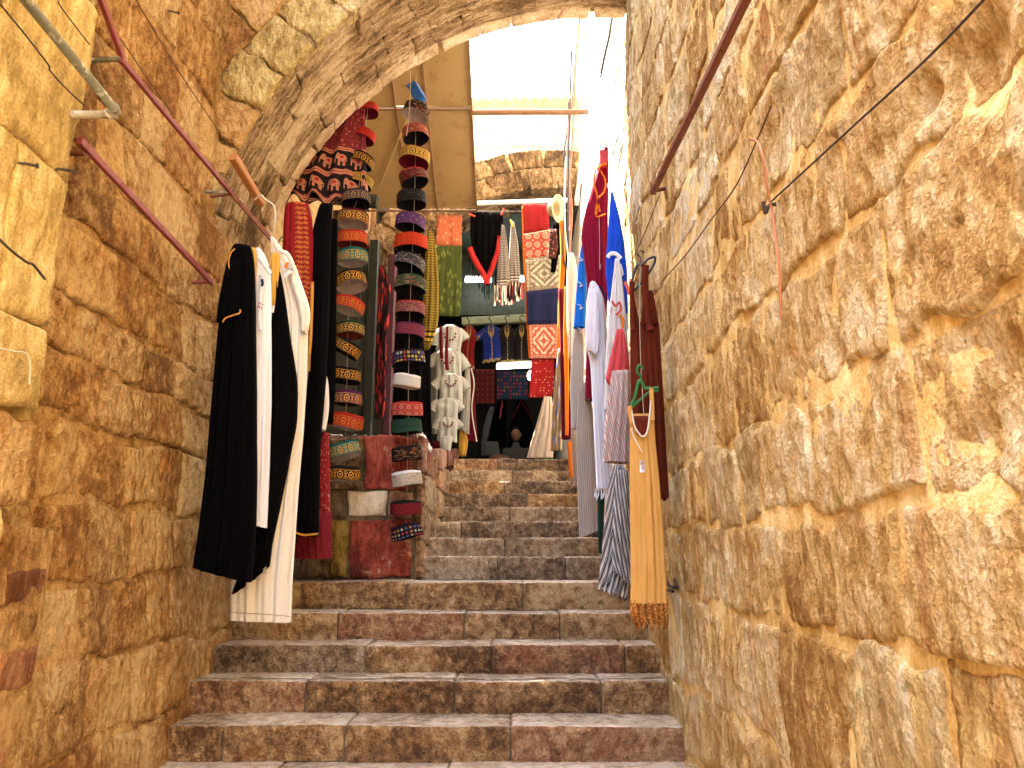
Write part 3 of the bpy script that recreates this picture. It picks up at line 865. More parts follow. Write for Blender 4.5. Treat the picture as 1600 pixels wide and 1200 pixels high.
front = empty('shop_front', (-1.4, 7.3, 0.9), 'dark green and maroon metal shop door frames behind the left string of caps', 'shop front')
FY = 7.2
def post(x0, x1, ytop, ybot, d, mat, name='door_post', depth=0.10):
    a = at(x0, ybot, d); b = at(x1, ytop, d)
    return beam(name, ((a[0] + b[0]) / 2, d, 0.90), ((a[0] + b[0]) / 2, d, b[2]), depth, abs(at(x1, ytop, d)[0] - at(x0, ytop, d)[0]), mat, front)
post(512, 562, 330, 668, 7.35, M_greygreen, 'door_leaf', 0.05)
post(563, 572, 372, 668, 7.2, M_darkgreen)
post(574, 588, 378, 668, 7.15, M_darkgreen)
post(603, 616, 400, 668, 7.3, M_maroonp)
post(646, 652, 395, 668, 7.6, M_maroonp)
a = at(508, 330, 7.3); b = at(590, 372, 7.3)
beam('lintel', (-1.88, 7.27, 3.6), (-1.38, 7.27, 3.55), 0.12, 0.12, M_darkgreen, front)
a = at(440, 300, 8.9); b = at(668, 700, 8.9)
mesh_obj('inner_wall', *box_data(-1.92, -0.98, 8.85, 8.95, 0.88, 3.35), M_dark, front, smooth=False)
M_glimpse = paint_mat('pinkish_white_door_paint', (0.72, 0.6, 0.6), 0.5, (0.4, 0.2, 0.2), 0.3)
beam('door_edge', tuple(at(601, 668, 7.5)), tuple(at(602.5, 430, 7.5)), 0.03, 0.035, M_glimpse, front)

# ---------------------------------------------------------------- second arch and the shop vault under it
BC = (0.60, 2.27); BR = 2.65; Z1, Z2 = 9.6, 10.35
arch2 = empty('stone_arch', (-0.4, 10, 2.2), 'second rough stone arch beyond the sheet metal awning, over the shop', 'stone arch')
def P_sf2(s, r):
    s = np.asarray(s, float); r = np.asarray(r, float)
    return np.stack([BC[0] + BR * np.cos(s), r, BC[1] + BR * np.sin(s)], -1)
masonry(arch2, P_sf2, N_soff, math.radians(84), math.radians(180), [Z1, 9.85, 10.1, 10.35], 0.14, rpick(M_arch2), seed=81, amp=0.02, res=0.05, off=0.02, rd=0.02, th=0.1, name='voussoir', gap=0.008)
def P_pol2(s, r):
    s = np.asarray(s, float); r = np.asarray(r, float)
    return np.stack([BC[0] + r * np.cos(s), s * 0 + Z1, BC[1] + r * np.sin(s)], -1)
masonry(arch2, P_pol2, (0, -1, 0), math.radians(84), math.radians(180), [BR, BR + 0.28, BR + 0.56], 0.13, rpick(M_arch2), seed=82, amp=0.02, res=0.045, off=0.02, rd=0.02, th=0.1, name='face_stone', gap=0.012, stretch=(1, 1, 1))
na = 40
angs = np.linspace(math.radians(84), math.radians(186), na)
vs, fs = [], []
for (R_, yy) in ((BR + 0.03, Z1 + 0.02), (BR + 0.54, Z1 + 0.02), (BR + 0.54, Z2), (BR + 0.03, Z2)):
    for a in angs:
        vs.append((BC[0] + R_ * math.cos(a), yy, BC[1] + R_ * math.sin(a)))
for k in range(4):
    for i in range(na - 1):
        a0_, b0_ = k * na + i, ((k + 1) % 4) * na + i
        fs.append((a0_, a0_ + 1, b0_ + 1, b0_))
mesh_obj('arch_core', vs, fs, M_arch, arch2, smooth=False)

house = empty('house', (0, 11.5, 4), 'pale sunlit stone house above the second arch with a corrugated eave', 'house')
def P_hs(s, z):
    s = np.asarray(s, float); z = np.asarray(z, float)
    return np.stack([s, s * 0 + 11.0, z], -1)
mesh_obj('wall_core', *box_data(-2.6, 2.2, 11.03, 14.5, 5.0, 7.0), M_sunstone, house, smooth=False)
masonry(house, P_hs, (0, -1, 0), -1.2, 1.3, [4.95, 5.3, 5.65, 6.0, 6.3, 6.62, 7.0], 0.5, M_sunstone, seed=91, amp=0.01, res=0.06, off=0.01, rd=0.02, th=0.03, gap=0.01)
# corrugated eave
M_corr = paint_mat('weathered_corrugated_sheet', (0.66, 0.57, 0.42), 0.6, (0.45, 0.32, 0.18), 0.4)
nx = 220
xs = np.linspace(-1.6, 1.5, nx)
vs = []
for t_ in (0.0, 0.5, 1.0):
    for x in xs:
        vs.append((x, 10.72 + 0.55 * t_, 6.98 + 0.52 * t_ + 0.028 * math.sin(x * 2 * math.pi / 0.16) + 0.012 * math.sin(x * 3.1)))
fs = grid_faces(3, nx)
top_n = len(vs)
vs += [(v[0], v[1], v[2] + 0.012) for v in vs]
fs += [tuple(i + top_n for i in reversed(q)) for q in fs]
fs += [(i, i + 1, top_n + i + 1, top_n + i) for i in range(nx - 1)]
mesh_obj('corrugated_eave', vs, fs, M_corr, house)
mesh_obj('roof_slab', *box_data(-2.6, 2.2, 11.3, 14.5, 7.0, 7.45), M_sunstone, house, smooth=False)

# shop room behind the second arch
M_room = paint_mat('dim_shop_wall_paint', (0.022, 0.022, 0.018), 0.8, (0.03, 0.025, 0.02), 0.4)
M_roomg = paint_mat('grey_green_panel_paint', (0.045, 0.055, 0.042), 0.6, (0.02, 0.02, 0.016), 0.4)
room = empty('shop_room', (-0.4, 12, 1.08), 'dim vaulted shop room at the top of the stairs', 'shop')
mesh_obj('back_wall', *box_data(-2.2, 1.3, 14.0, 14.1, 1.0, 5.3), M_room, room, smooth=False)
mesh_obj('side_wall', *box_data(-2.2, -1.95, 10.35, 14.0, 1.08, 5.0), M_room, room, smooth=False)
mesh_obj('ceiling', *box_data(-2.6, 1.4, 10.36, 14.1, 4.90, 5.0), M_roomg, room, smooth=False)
p = at(835, 330, 12.0); q = at(715, 492, 12.0)
mesh_obj('partition_panel', *box_data(-2.0, 0.9, 12.0, 12.06, q[2], 4.9), M_roomg, room, smooth=False)
M_paleg = paint_mat('pale_green_beam_paint', (0.42, 0.50, 0.36), 0.5, (0.15, 0.15, 0.1), 0.4)
p = at(722, 503, 11.7); q = at(845, 497, 11.7)
beam('clothes_beam', p, q, 0.10, 0.13, M_paleg, room)

# ---------------------------------------------------------------- sheet metal awning
M_sheet = paint_mat('tan_painted_sheet_metal', (0.31, 0.205, 0.085), 0.5, (0.20, 0.10, 0.04), 0.5, scale=5, col2=(0.24, 0.155, 0.062))
M_rustbar = paint_mat('rusty_angle_iron', (0.17, 0.085, 0.04), 0.7, (0.30, 0.18, 0.09), 0.6)
awn = empty('sheet_metal_awning', (-1.2, 7.9, 4.7), 'tan sheet metal awning with rusty seams, seen from below', 'awning')
def aw(x, y):
    return np.array([x, y, 5.20 - 0.434 * (y - 7.09)])
def panel(x0, x1, y0, y1, sd):
    nx_, ny_ = 10, 14
    vs = []
    for j in range(ny_):
        for i in range(nx_):
            x = x0 + (x1 - x0) * i / (nx_ - 1); y = y0 + (y1 - y0) * j / (ny_ - 1)
            p = aw(x, y)
            b = 0.014 * math.sin(math.pi * i / (nx_ - 1)) * math.sin(math.pi * j / (ny_ - 1)) + 0.006 * float(vnoise(np.array([x * 3, y * 3, sd]), 2))
            vs.append((p[0], p[1], p[2] - b))
    n = len(vs)
    fs = grid_faces(ny_, nx_)
    vs += [(a, b, c + 0.004) for a, b, c in vs]
    fs += [tuple(i + n for i in reversed(q)) for q in fs]
    mesh_obj('sheet_panel', vs, fs, M_sheet, awn)
xs_ = [-1.92, -1.30, -0.95, -0.45]
ys_ = [5.64, 7.72, 9.07]  # near edge carried unseen up to the arch to stop a sun leak
for i in range(3):
    for j in range(2):
        panel(xs_[i] + 0.003, xs_[i + 1] - 0.003, ys_[j] + 0.003, ys_[j + 1] - 0.003, i * 3 + j)
for x in xs_[1:]:
    beam('frame_bar', aw(x, 5.7) - np.array([0, 0, 0.03]), aw(x, 9.08) - np.array([0, 0, 0.03]), 0.018, 0.03, M_rustbar, awn, segs=6, wob=0.002)
for y in (7.72, 9.07):
    beam('frame_bar', aw(-1.92, y) - np.array([0, 0, 0.036]), aw(-0.44, y) - np.array([0, 0, 0.036]), 0.018, 0.025, M_rustbar, awn)
beam('frame_bar', aw(-1.62, 8.65) - np.array([0, 0, 0.07]), aw(-1.15, 7.72) - np.array([0, 0, 0.07]), 0.025, 0.025, M_sheet, awn)
cb = beam('cross_bar', aw(-0.46, 7.76) - np.array([0, 0, 0.03]), (0.86, 7.78, aw(0, 7.75)[2] - 0.02), 0.05, 0.045, M_rustbar, None, segs=4, wob=0.003)
tag(cb, 'rusty angle iron bar spanning the gap beside the awning', 'metal bar')
# ---------------------------------------------------------------- cloth shapes
def interp_rows(rows, n):
    ys = np.array([r[0] for r in rows], float)
    L = np.array([r[1] for r in rows], float)
    R = np.array([r[2] for r in rows], float)
    D = np.array([(r[3] if len(r) > 3 else 0.0) for r in rows], float)
    t = np.linspace(0, 1, n)
    yy = ys[0] + (ys[-1] - ys[0]) * t
    def sm(a):
        v = np.interp(yy, ys, a)
        if n > 6:
            k = np.array([1, 2, 3, 2, 1]) / 9.0
            vp = np.concatenate([[v[0]] * 2, v, [v[-1]] * 2])
            v2 = np.convolve(vp, k, 'valid')
            v2[0], v2[-1] = v[0], v[-1]
            v = v2
        return v
    return yy, sm(L), sm(R), sm(D), t

def garment(name, rows, d, mat, th=0.10, nf=5, fa=0.02, seed=0, parent=None, hem=(0, 0), topt=(0, 0), hemw=0.0, label=None, cat=None, group=None, n=None, flat=False, tw=0.0, nu=None, openb=True, fmat=None, hempow=6):
    """cloth tube (or sheet with two faces) hung at distance d; rows give its outline, folds grow towards the hem"""
    rg = random.Random(seed * 13 + 5)
    hpx = rows[-1][0] - rows[0][0]
    n = n or max(6, min(60, int(abs(hpx) / 7)))
    yy, L, R, D, t = interp_rows(rows, n)
    wmax = max(R - L)
    m = nu or max(10, min(44, int(wmax / 2.2)))
    ph1, ph2, ph3 = [rg.uniform(0, 6.28) for _ in range(3)]
    V, U = np.meshgrid(t, np.linspace(0, 1, m), indexing='ij')
    grow = 0.35 + 0.65 * np.clip(V * 1.4, 0, 1)
    fold = (0.6 * np.sin(2 * math.pi * nf * U + ph1 + 0.9 * np.sin(V * 2.2 + ph2)) + 0.4 * np.sin(2 * math.pi * nf * 1.73 * U + ph3 + 1.4 * V)) * fa * grow
    q = np.stack([U * 3 + seed, V * 5, V * 0], -1)
    fold = fold + fa * 0.8 * fbm(q, 3, seed % 9)
    hemo = (hem[0] * (1 - U) + hem[1] * U) * V ** hempow + (topt[0] * (1 - U) + topt[1] * U) * (1 - V) ** hempow
    if hemw:
        hemo = hemo + hemw * np.sin(2 * math.pi * nf * 1.3 * U + ph2) * V ** 14
    ypx = yy[:, None] + hemo
    xpx = L[:, None] + (R - L)[:, None] * U
    vv = (600.0 - ypx) / FPX
    dep = d + D[:, None] + tw * (U - 0.5)
    bulge = np.sqrt(np.clip(1 - (2 * U - 1) ** 2, 0, 1)) ** 0.8
    thick = th * (0.55 + 0.45 * np.clip(V * 3, 0, 1))
    def world(off):
        dd = dep + off
        s = dd / (CT - vv * ST)
        s0_ = dep / (CT - vv * ST)
        return np.stack([(xpx - 800.0) / FPX * s0_, dd, (ST + vv * CT) * s0_], -1)
    if flat:
        A = world(fold - 0.003)
        B = world(fold + 0.003)
    else:
        A = world(-thick / 2 * bulge - fold * bulge ** 0.5)
        B = world(thick / 2 * bulge + fold * bulge ** 0.5)
    # ring layout: front left->right, back right->left
    W = np.concatenate([A, B[:, ::-1]], 1)
    UVf = np.stack([U, 1 - V], -1)
    UVb = np.stack([U[:, ::-1], 1 - V], -1)
    UV = np.concatenate([UVf, UVb], 1)
    k = W.shape[1]
    fs = grid_faces(n, k, 0, True)
    fs = [(f[0], f[3], f[2], f[1]) for f in fs]
    fs.append(tuple(range(k)))            # closed at the top
    if flat or not openb:
        fs.append(tuple(reversed(range((n - 1) * k, n * k))))
    o = mesh_obj(name, W.reshape(-1, 3), fs, mat, parent, uv=UV.reshape(-1, 2))
    o['_d'] = d
    del o['_d']
    return tag(o, label, cat, group)

def strip(name, pts, d, w, mat, parent=None, th=0.004, seg=4, fold=0.0):
    """flat ribbon along photograph points (x, y[, extra depth]) with half width w px"""
    P = [Vector((*p[:2], (p[2] if len(p) > 2 else 0))) for p in pts]
    Q = []
    for i in range(len(P) - 1):
        p0, p1, p2, p3 = P[max(i - 1, 0)], P[i], P[i + 1], P[min(i + 2, len(P) - 1)]
        for j in range(seg):
            t = j / seg
            Q.append(0.5 * ((2 * p1) + (p2 - p0) * t + (2 * p0 - 5 * p1 + 4 * p2 - p3) * t * t + (3 * p1 - p0 - 3 * p2 + p3) * t ** 3))
    Q.append(P[-1])
    vs, uv = [], []
    n = len(Q)
    for i, p in enumerate(Q):
        tg = (Q[min(i + 1, n - 1)] - Q[max(i - 1, 0)])
        nn = Vector((-tg.y, tg.x, 0)).normalized()
        dd = d + p.z + fold * math.sin(i * 1.3)
        a = at(p.x - nn.x * w, p.y - nn.y * w, dd); b = at(p.x + nn.x * w, p.y + nn.y * w, dd)
        vs += [a, b, b + np.array([0, th, 0]), a + np.array([0, th, 0])]
        uv += [(0, i / (n - 1)), (1, i / (n - 1)), (1, i / (n - 1)), (0, i / (n - 1))]
    fs = grid_faces(n, 4, 0, True) + [(0, 1, 2, 3), tuple(reversed(range(4 * n - 4, 4 * n)))]
    return mesh_obj(name, vs, fs, mat, parent, uv=uv)

def text_on(body, size, loc, rot, mat, parent, ext=0.0006):
    c = bpy.data.curves.new('lettering', 'FONT')
    c.body = body
    c.size = size
    c.extrude = ext
    c.align_x = 'CENTER'; c.align_y = 'CENTER'
    tmp = bpy.data.objects.new('lettering_source', c)
    COL.objects.link(tmp)
    dg = bpy.context.evaluated_depsgraph_get()
    me = bpy.data.meshes.new_from_object(tmp.evaluated_get(dg))
    bpy.data.objects.remove(tmp)
    bpy.data.curves.remove(c)
    me.materials.clear(); me.materials.append(mat)
    o = bpy.data.objects.new('lettering', me)
    COL.objects.link(o)
    o.parent = parent
    w, q = Vector((0, 0, 0)), parent
    while q is not None:
        w += q.location; q = q.parent
    o.location = Vector(loc) - w
    o.rotation_euler = rot
    return o

# cloth materials
C_black = cloth('black_crepe', (0.0025, 0.0023, 0.0025), (0.0012, 0.0012, 0.0014), 0.9, 0.0, 0.25, spec=0.02)
C_black2 = cloth('black_wool', (0.004, 0.0033, 0.0035), (0.002, 0.0018, 0.002), 0.95, 0.0, 0.35, spec=0.02)
C_white = cloth('white_cotton', (0.78, 0.74, 0.74), (0.70, 0.66, 0.68), amount=0.3)
C_cream = cloth('cream_cotton', (0.80, 0.74, 0.66), (0.70, 0.63, 0.54), amount=0.6)
C_white3 = cloth('grey_white_cotton', (0.36, 0.35, 0.31), (0.28, 0.27, 0.24), amount=0.35)
C_lilacwhite = cloth('cool_white_cotton', (0.80, 0.77, 0.80), (0.70, 0.67, 0.72), amount=0.5)
C_maroon = cloth('maroon_wool', (0.27, 0.010, 0.035), (0.20, 0.006, 0.025), amount=0.3)
C_dkmaroon = cloth('dark_maroon_cloth', (0.13, 0.008, 0.018), (0.08, 0.005, 0.012))
C_brown = cloth('chestnut_viscose', (0.125, 0.022, 0.010), (0.075, 0.012, 0.006), 0.8, amount=0.45, spec=0.05)
C_mustard = cloth('mustard_viscose', (0.66, 0.37, 0.105), (0.58, 0.31, 0.08), 0.85, amount=0.3, spec=0.1)
C_blue = cloth('royal_blue_cotton', (0.012, 0.075, 0.58), (0.01, 0.055, 0.44), amount=0.4)
C_blue2 = cloth('bright_blue_cotton', (0.02, 0.22, 0.80), (0.015, 0.16, 0.62), amount=0.4)
C_red = cloth('red_cotton', (0.52, 0.035, 0.03), (0.36, 0.02, 0.02))
C_coral = cloth('coral_red_linen', (0.60, 0.085, 0.085), (0.50, 0.055, 0.06), amount=0.6)
C_orange = cloth('orange_silk', (0.80, 0.20, 0.015), (0.65, 0.14, 0.01))
C_gold = cloth('gold_braid', (0.70, 0.34, 0.06), (0.5, 0.22, 0.03), 0.5)
C_yellow = cloth('yellow_satin', (0.62, 0.36, 0.06), (0.5, 0.26, 0.04), 0.5)
C_beige = cloth('beige_linen', (0.46, 0.36, 0.28), (0.36, 0.27, 0.20), amount=0.6)
C_green = cloth('dark_green_cloth', (0.02, 0.05, 0.03), (0.012, 0.035, 0.02))
C_navy = cloth('navy_felt', (0.018, 0.022, 0.07), (0.012, 0.015, 0.05))
C_hatlin = cloth('grey_lining', (0.42, 0.36, 0.33), (0.32, 0.27, 0.25))
C_hatdark = cloth('black_lining', (0.012, 0.010, 0.012))
M_greenpl = paint_mat('green_plastic', (0.015, 0.16, 0.03), 0.35, (0.02, 0.2, 0.05), 0.0)
M_blackpl = paint_mat('black_plastic', (0.012, 0.013, 0.016), 0.35, (0.02, 0.02, 0.02), 0.0)
M_wire = paint_mat('rusty_wire', (0.055, 0.035, 0.02), 0.6, (0.02, 0.012, 0.008), 0.5)
M_whitewire = paint_mat('white_wire', (0.65, 0.6, 0.5), 0.4, (0.4, 0.35, 0.3), 0.2)
M_string = paint_mat('pale_string', (0.42, 0.36, 0.27), 0.8, (0.3, 0.25, 0.2), 0.2)
M_rust = paint_mat('rust_brown_bar', (0.20, 0.060, 0.028), 0.6, (0.09, 0.035, 0.02), 0.6)
M_marbar = paint_mat('maroon_painted_bar', (0.25, 0.045, 0.055), 0.5, (0.16, 0.07, 0.035), 0.5)
M_galv = paint_mat('chipped_grey_green_pipe_paint', (0.17, 0.17, 0.13), 0.5, (0.62, 0.56, 0.42), 0.75, scale=20)
M_galv2 = paint_mat('bare_pipe_metal', (0.5, 0.44, 0.33), 0.4, (0.16, 0.15, 0.12), 0.6, scale=30, metal=0.3)
M_wood = paint_mat('orange_brown_timber', (0.42, 0.17, 0.05), 0.6, (0.24, 0.10, 0.035), 0.35, scale=8)
M_paper = paint_mat('white_paper', (0.8, 0.76, 0.74), 0.6, (0.6, 0.55, 0.55), 0.1)
M_redink = paint_mat('red_ink', (0.45, 0.03, 0.02), 0.6, (0.4, 0.03, 0.02), 0.0)
M_purpleink = paint_mat('purple_ink', (0.30, 0.03, 0.12), 0.6, (0.3, 0.03, 0.1), 0.0)

# ================================================================ left wall: robes
# black robe
g1 = garment('black_robe', [(386, 366, 392), (400, 359, 396), (430, 351, 398), (520, 342, 399), (620, 333, 400), (740, 323, 401), (840, 311, 398), (888, 303, 392)], 4.0, C_black, th=0.16, nf=4, fa=0.018, seed=1, hem=(-2, 22),
             label='black robe with thin orange piping, hanging furthest forward on the left wall', cat='robe')
strip('piping', [(367, 388), (360, 396), (357, 412), (361, 440)], 3.90, 0.9, C_gold, g1)
strip('piping', [(348, 503), (352, 497), (362, 493), (374, 489), (375, 483)], 3.89, 0.9, C_gold, g1)
garment('sleeve', [(410, 355, 378), (470, 343, 374), (500, 339, 374)], 3.94, C_black, th=0.10, nf=3, fa=0.01, seed=2, parent=g1, hem=(4, -6))
# yellow lined robe behind
g2 = garment('yellow_kaftan', [(388, 388, 400), (420, 388, 402), (470, 392, 400), (560, 393, 398)], 4.12, C_yellow, th=0.05, nf=2, fa=0.008, seed=3,
             label='narrow yellow satin edge of a kaftan between the black and the white robe', cat='kaftan')
# white gown
g3 = garment('white_gown', [(390, 402, 408), (398, 398, 414), (412, 396, 420), (440, 393, 424), (520, 393, 424), (640, 396, 424), (740, 398, 420), (822, 399, 415)], 4.16, C_lilacwhite, th=0.13, nf=3, fa=0.014, seed=4, hem=(-3, 3),
             label='narrow white gown marked with red numerals, between two black robes', cat='gown')
strip('collar', [(404, 402), (411, 411), (418, 421), (422, 428)], 4.06, 3.6, C_white, g3)
strip('placket', [(408, 430), (407, 460), (405, 490), (407, 515)], 4.075, 3.0, C_lilacwhite, g3)
strip('neck_opening', [(409, 436), (410, 442), (409, 447)], 4.06, 2.0, C_navy, g3)
text_on('37', 0.042, at(407.5, 478, 4.060), (math.radians(90), math.radians(-70), 0), M_redink, g3)
# white large robe
g4 = garment('white_robe', [(374, 425, 431), (388, 423, 440), (405, 424, 452), (430, 430, 464), (470, 438, 474), (500, 440, 481), (540, 440, 480), (600, 442, 478), (680, 430, 473), (760, 410, 466), (860, 372, 460), (905, 360, 457), (968, 359, 455)], 4.42, C_cream, th=0.16, nf=4, fa=0.02, seed=5, hem=(0, 4),
             label='long cream white robe with an open collar, its hem reaching lowest of the left robes', cat='robe')
strip('collar', [(428, 380), (438, 392), (448, 396), (456, 410), (458, 422)], 4.30, 3.5, C_cream, g4)
strip('collar', [(458, 422), (448, 428), (444, 434)], 4.30, 3.0, C_white, g4)
strip('collar_label', [(449, 410), (446, 418)], 4.29, 2.5, C_orange, g4)
garment('sleeve', [(415, 447, 462), (450, 455, 474), (485, 466, 486), (510, 470, 484), (520, 472, 478)], 4.36, C_cream, th=0.08, nf=2, fa=0.01, seed=7, parent=g4)
strip('hem_seam', [(362, 957), (400, 959), (430, 961), (452, 963)], 4.315, 0.7, C_beige, g4)
# second black robe, hanging in front of the big white one
g5 = garment('black_robe', [(424, 432, 437), (450, 427, 443), (520, 424, 452), (560, 424, 459), (600, 424, 465), (660, 422, 464), (720, 418, 452), (800, 408, 436), (860, 392, 424), (895, 366, 422), (905, 363, 421)], 4.28, C_black2, th=0.12, nf=4, fa=0.016, seed=8, hem=(24, -22), hempow=9,
             label='black robe hanging diagonally across the long white robe', cat='robe')
g6 = garment('yellow_scarf', [(395, 424, 438), (420, 424, 437), (450, 425, 433), (478, 425, 429)], 4.24, C_yellow, th=0.03, nf=2, fa=0.006, seed=9, flat=True,
             label='folded yellow satin scarf with a small white tag beside the cream robe', cat='scarf')
strip('tag', [(427, 477), (425, 488)], 4.20, 2.2, M_paper, g6)
# hanger hook over the robes
h = tube('hanger_hook', [at(434, 385, 4.4), at(437, 374, 4.42), at(441, 370, 4.45), at(443, 374, 4.45), at(441, 378, 4.45)], 0.004, M_wire)
tag(h, 'bent wire hanger hook above the cream white robe', 'hanger')
# red scarf with paisley and dark dresses beyond
def fn_redpais(t, u, v, uv):
    base = (0.24, 0.006, 0.008)
    m = band(t, u, 0.45, 0.88, 0.03)
    vv_ = t.m('MULTIPLY', m, t.step(t.n('ShaderNodeTexWave', _p={'wave_type': 'RINGS'}, Vector=t.vec(t.m('MULTIPLY', t.m('SUBTRACT', u, 0.66), 1.2), t.m('SUBTRACT', v, 0.66)), Scale=9.0, Distortion=5.0, Detail=3.0, Detail_Scale=5.0), 0.52, 0.6))
    return t.mix(vv_, base, (0.50, 0.14, 0.03))
C_redpais = cloth_pat('red_paisley_silk', fn_redpais, 0.7)
g7 = garment('red_scarf', [(318, 446, 482), (340, 443, 488), (400, 441, 491), (470, 446, 491), (540, 476, 489)], 5.0, C_redpais, th=0.10, nf=5, fa=0.022, seed=10, label='red silk scarf with gold paisley hanging behind the cream robe', cat='scarf')
strip('gold_fringe', [(488, 440), (487, 480), (485, 530), (483, 552)], 4.92, 2.4, C_gold, g7)
g8 = garment('black_dress', [(322, 500, 520), (360, 488, 518), (500, 486, 514), (580, 484, 510), (700, 470, 500), (838, 460, 498)], 5.05, C_black2, th=0.18, nf=4, fa=0.02, seed=11, label='long black dress with gold trimmed hem between the red scarf and the strings of caps', cat='dress')
strip('gold_hem', [(461, 832), (475, 836), (497, 834)], 4.93, 1.6, C_gold, g8)
strip('gold_edge', [(486, 500), (485, 540), (483, 580)], 4.93, 1.2, C_gold, g8)
g9 = garment('black_coat', [(345, 505, 528), (420, 508, 526), (600, 506, 524), (660, 500, 520)], 5.40, C_black, th=0.14, nf=3, fa=0.015, seed=12, label='black coat hanging edge on at the shop door behind the black dress', cat='coat')
g10 = garment('white_shirt', [(570, 495, 503), (590, 493, 513), (640, 493, 515), (672, 495, 508)], 5.28, C_white, th=0.12, nf=3, fa=0.015, seed=13, label='small part of a white shirt showing between black dress and left string of caps', cat='shirt')
C_redfloral = cloth_pat('red_floral_print', p_floral((0.24, 0.012, 0.02), [(0.55, 0.33, 0.25), (0.40, 0.04, 0.03), (0.60, 0.42, 0.30)], 22, 0.36))
C_dkredfl = cloth_pat('dark_red_print', p_floral((0.16, 0.008, 0.016), [(0.30, 0.04, 0.05), (0.38, 0.16, 0.1)], 40, 0.28))
g11 = garment('floral_dress', [(676, 500, 514), (720, 498, 516), (818, 497, 516), (826, 498, 515)], 5.36, C_redfloral, th=0.10, nf=3, fa=0.012, seed=14, label='red dress with cream floral print, low behind the left string of caps', cat='dress')
g12 = garment('red_skirt', [(800, 470, 520), (830, 462, 517), (866, 458, 520), (873, 464, 518)], 5.30, C_dkredfl, th=0.22, nf=6, fa=0.02, seed=15, label='dark red printed skirt hanging lowest beside the painted platform', cat='skirt')

# elephant skirt under the arch
def fn_eleph(t, u, v, uv):
    maroon = (0.20, 0.022, 0.032); pink = (0.60, 0.26, 0.17); black = (0.012, 0.010, 0.014); blue = (0.10, 0.07, 0.20)
    # upper cloth: small scale pattern
    base = p_floral(maroon, [pink, (0.34, 0.09, 0.12), blue], 34, 0.38)(t, u, v, uv)
    def elephants(v0, v1, n, sh):
        cu = t.m('SUBTRACT', t.m('FRACT', t.m('ADD', t.m('MULTIPLY', u, n), sh)), 0.5)
        cv = t.m('DIVIDE', t.m('SUBTRACT', v, v0), v1 - v0)
        def ell(cx, cy, rx, ry):
            a = t.m('DIVIDE', t.m('SUBTRACT', cu, cx), rx); b = t.m('DIVIDE', t.m('SUBTRACT', cv, cy), ry)
            return t.m('LESS_THAN', t.m('ADD', t.m('MULTIPLY', a, a), t.m('MULTIPLY', b, b)), 1.0)
        def rect(cx, cy, rx, ry):
            return t.m('MULTIPLY', t.m('LESS_THAN', t.m('ABSOLUTE', t.m('SUBTRACT', cu, cx)), rx), t.m('LESS_THAN', t.m('ABSOLUTE', t.m('SUBTRACT', cv, cy)), ry))
        body = mx(t, ell(0.05, 0.58, 0.27, 0.20), ell(-0.24, 0.66, 0.14, 0.17), rect(-0.10, 0.32, 0.07, 0.16), rect(0.21, 0.32, 0.08, 0.16), rect(-0.36, 0.48, 0.035, 0.20), rect(0.35, 0.5, 0.02, 0.14))
        heart = mx(t, ell(0.04, 0.62, 0.10, 0.09))
        inb = t.m('MULTIPLY', t.m('GREATER_THAN', cv, 0.0), t.m('LESS_THAN', cv, 1.0))
        c = t.mix(body, black, pink)
        c = t.mix(t.m('MULTIPLY', body, t.step(t.noise(uv, 70, 2), 0.52, 0.58)), c, (0.30, 0.08, 0.07))
        c = t.mix(heart, c, (0.40, 0.02, 0.03))
        return inb, c
    m1, c1 = elephants(0.315, 0.475, 5, 0.1)
    m2, c2 = elephants(0.085, 0.265, 5, 0.45)
    c = t.mix(m1, base, c1)
    c = t.mix(m2, c, c2)
    for lo, hi in ((0.475, 0.505), (0.272, 0.31), (0.03, 0.07)):
        c = t.mix(band(t, v, lo, hi, 0.004), c, pink)
        c = t.mix(band(t, v, (lo + hi) / 2 - 0.004, (lo + hi) / 2 + 0.004, 0.002), c, maroon)
    c = t.mix(t.m('LESS_THAN', v, 0.03), c, black)
    return c
C_eleph = cloth_pat('elephant_band_print', fn_eleph, 0.85)
g13 = garment('elephant_skirt', [(150, 530, 570), (190, 500, 571), (230, 472, 572), (265, 452, 573), (295, 442, 575), (325, 440, 577)], 5.75, C_eleph, th=0.10, nf=3, fa=0.05, seed=16, hem=(-18, 2), hemw=9,
              label='maroon and black printed skirt with bands of elephants, hanging behind the arch edge', cat='skirt')

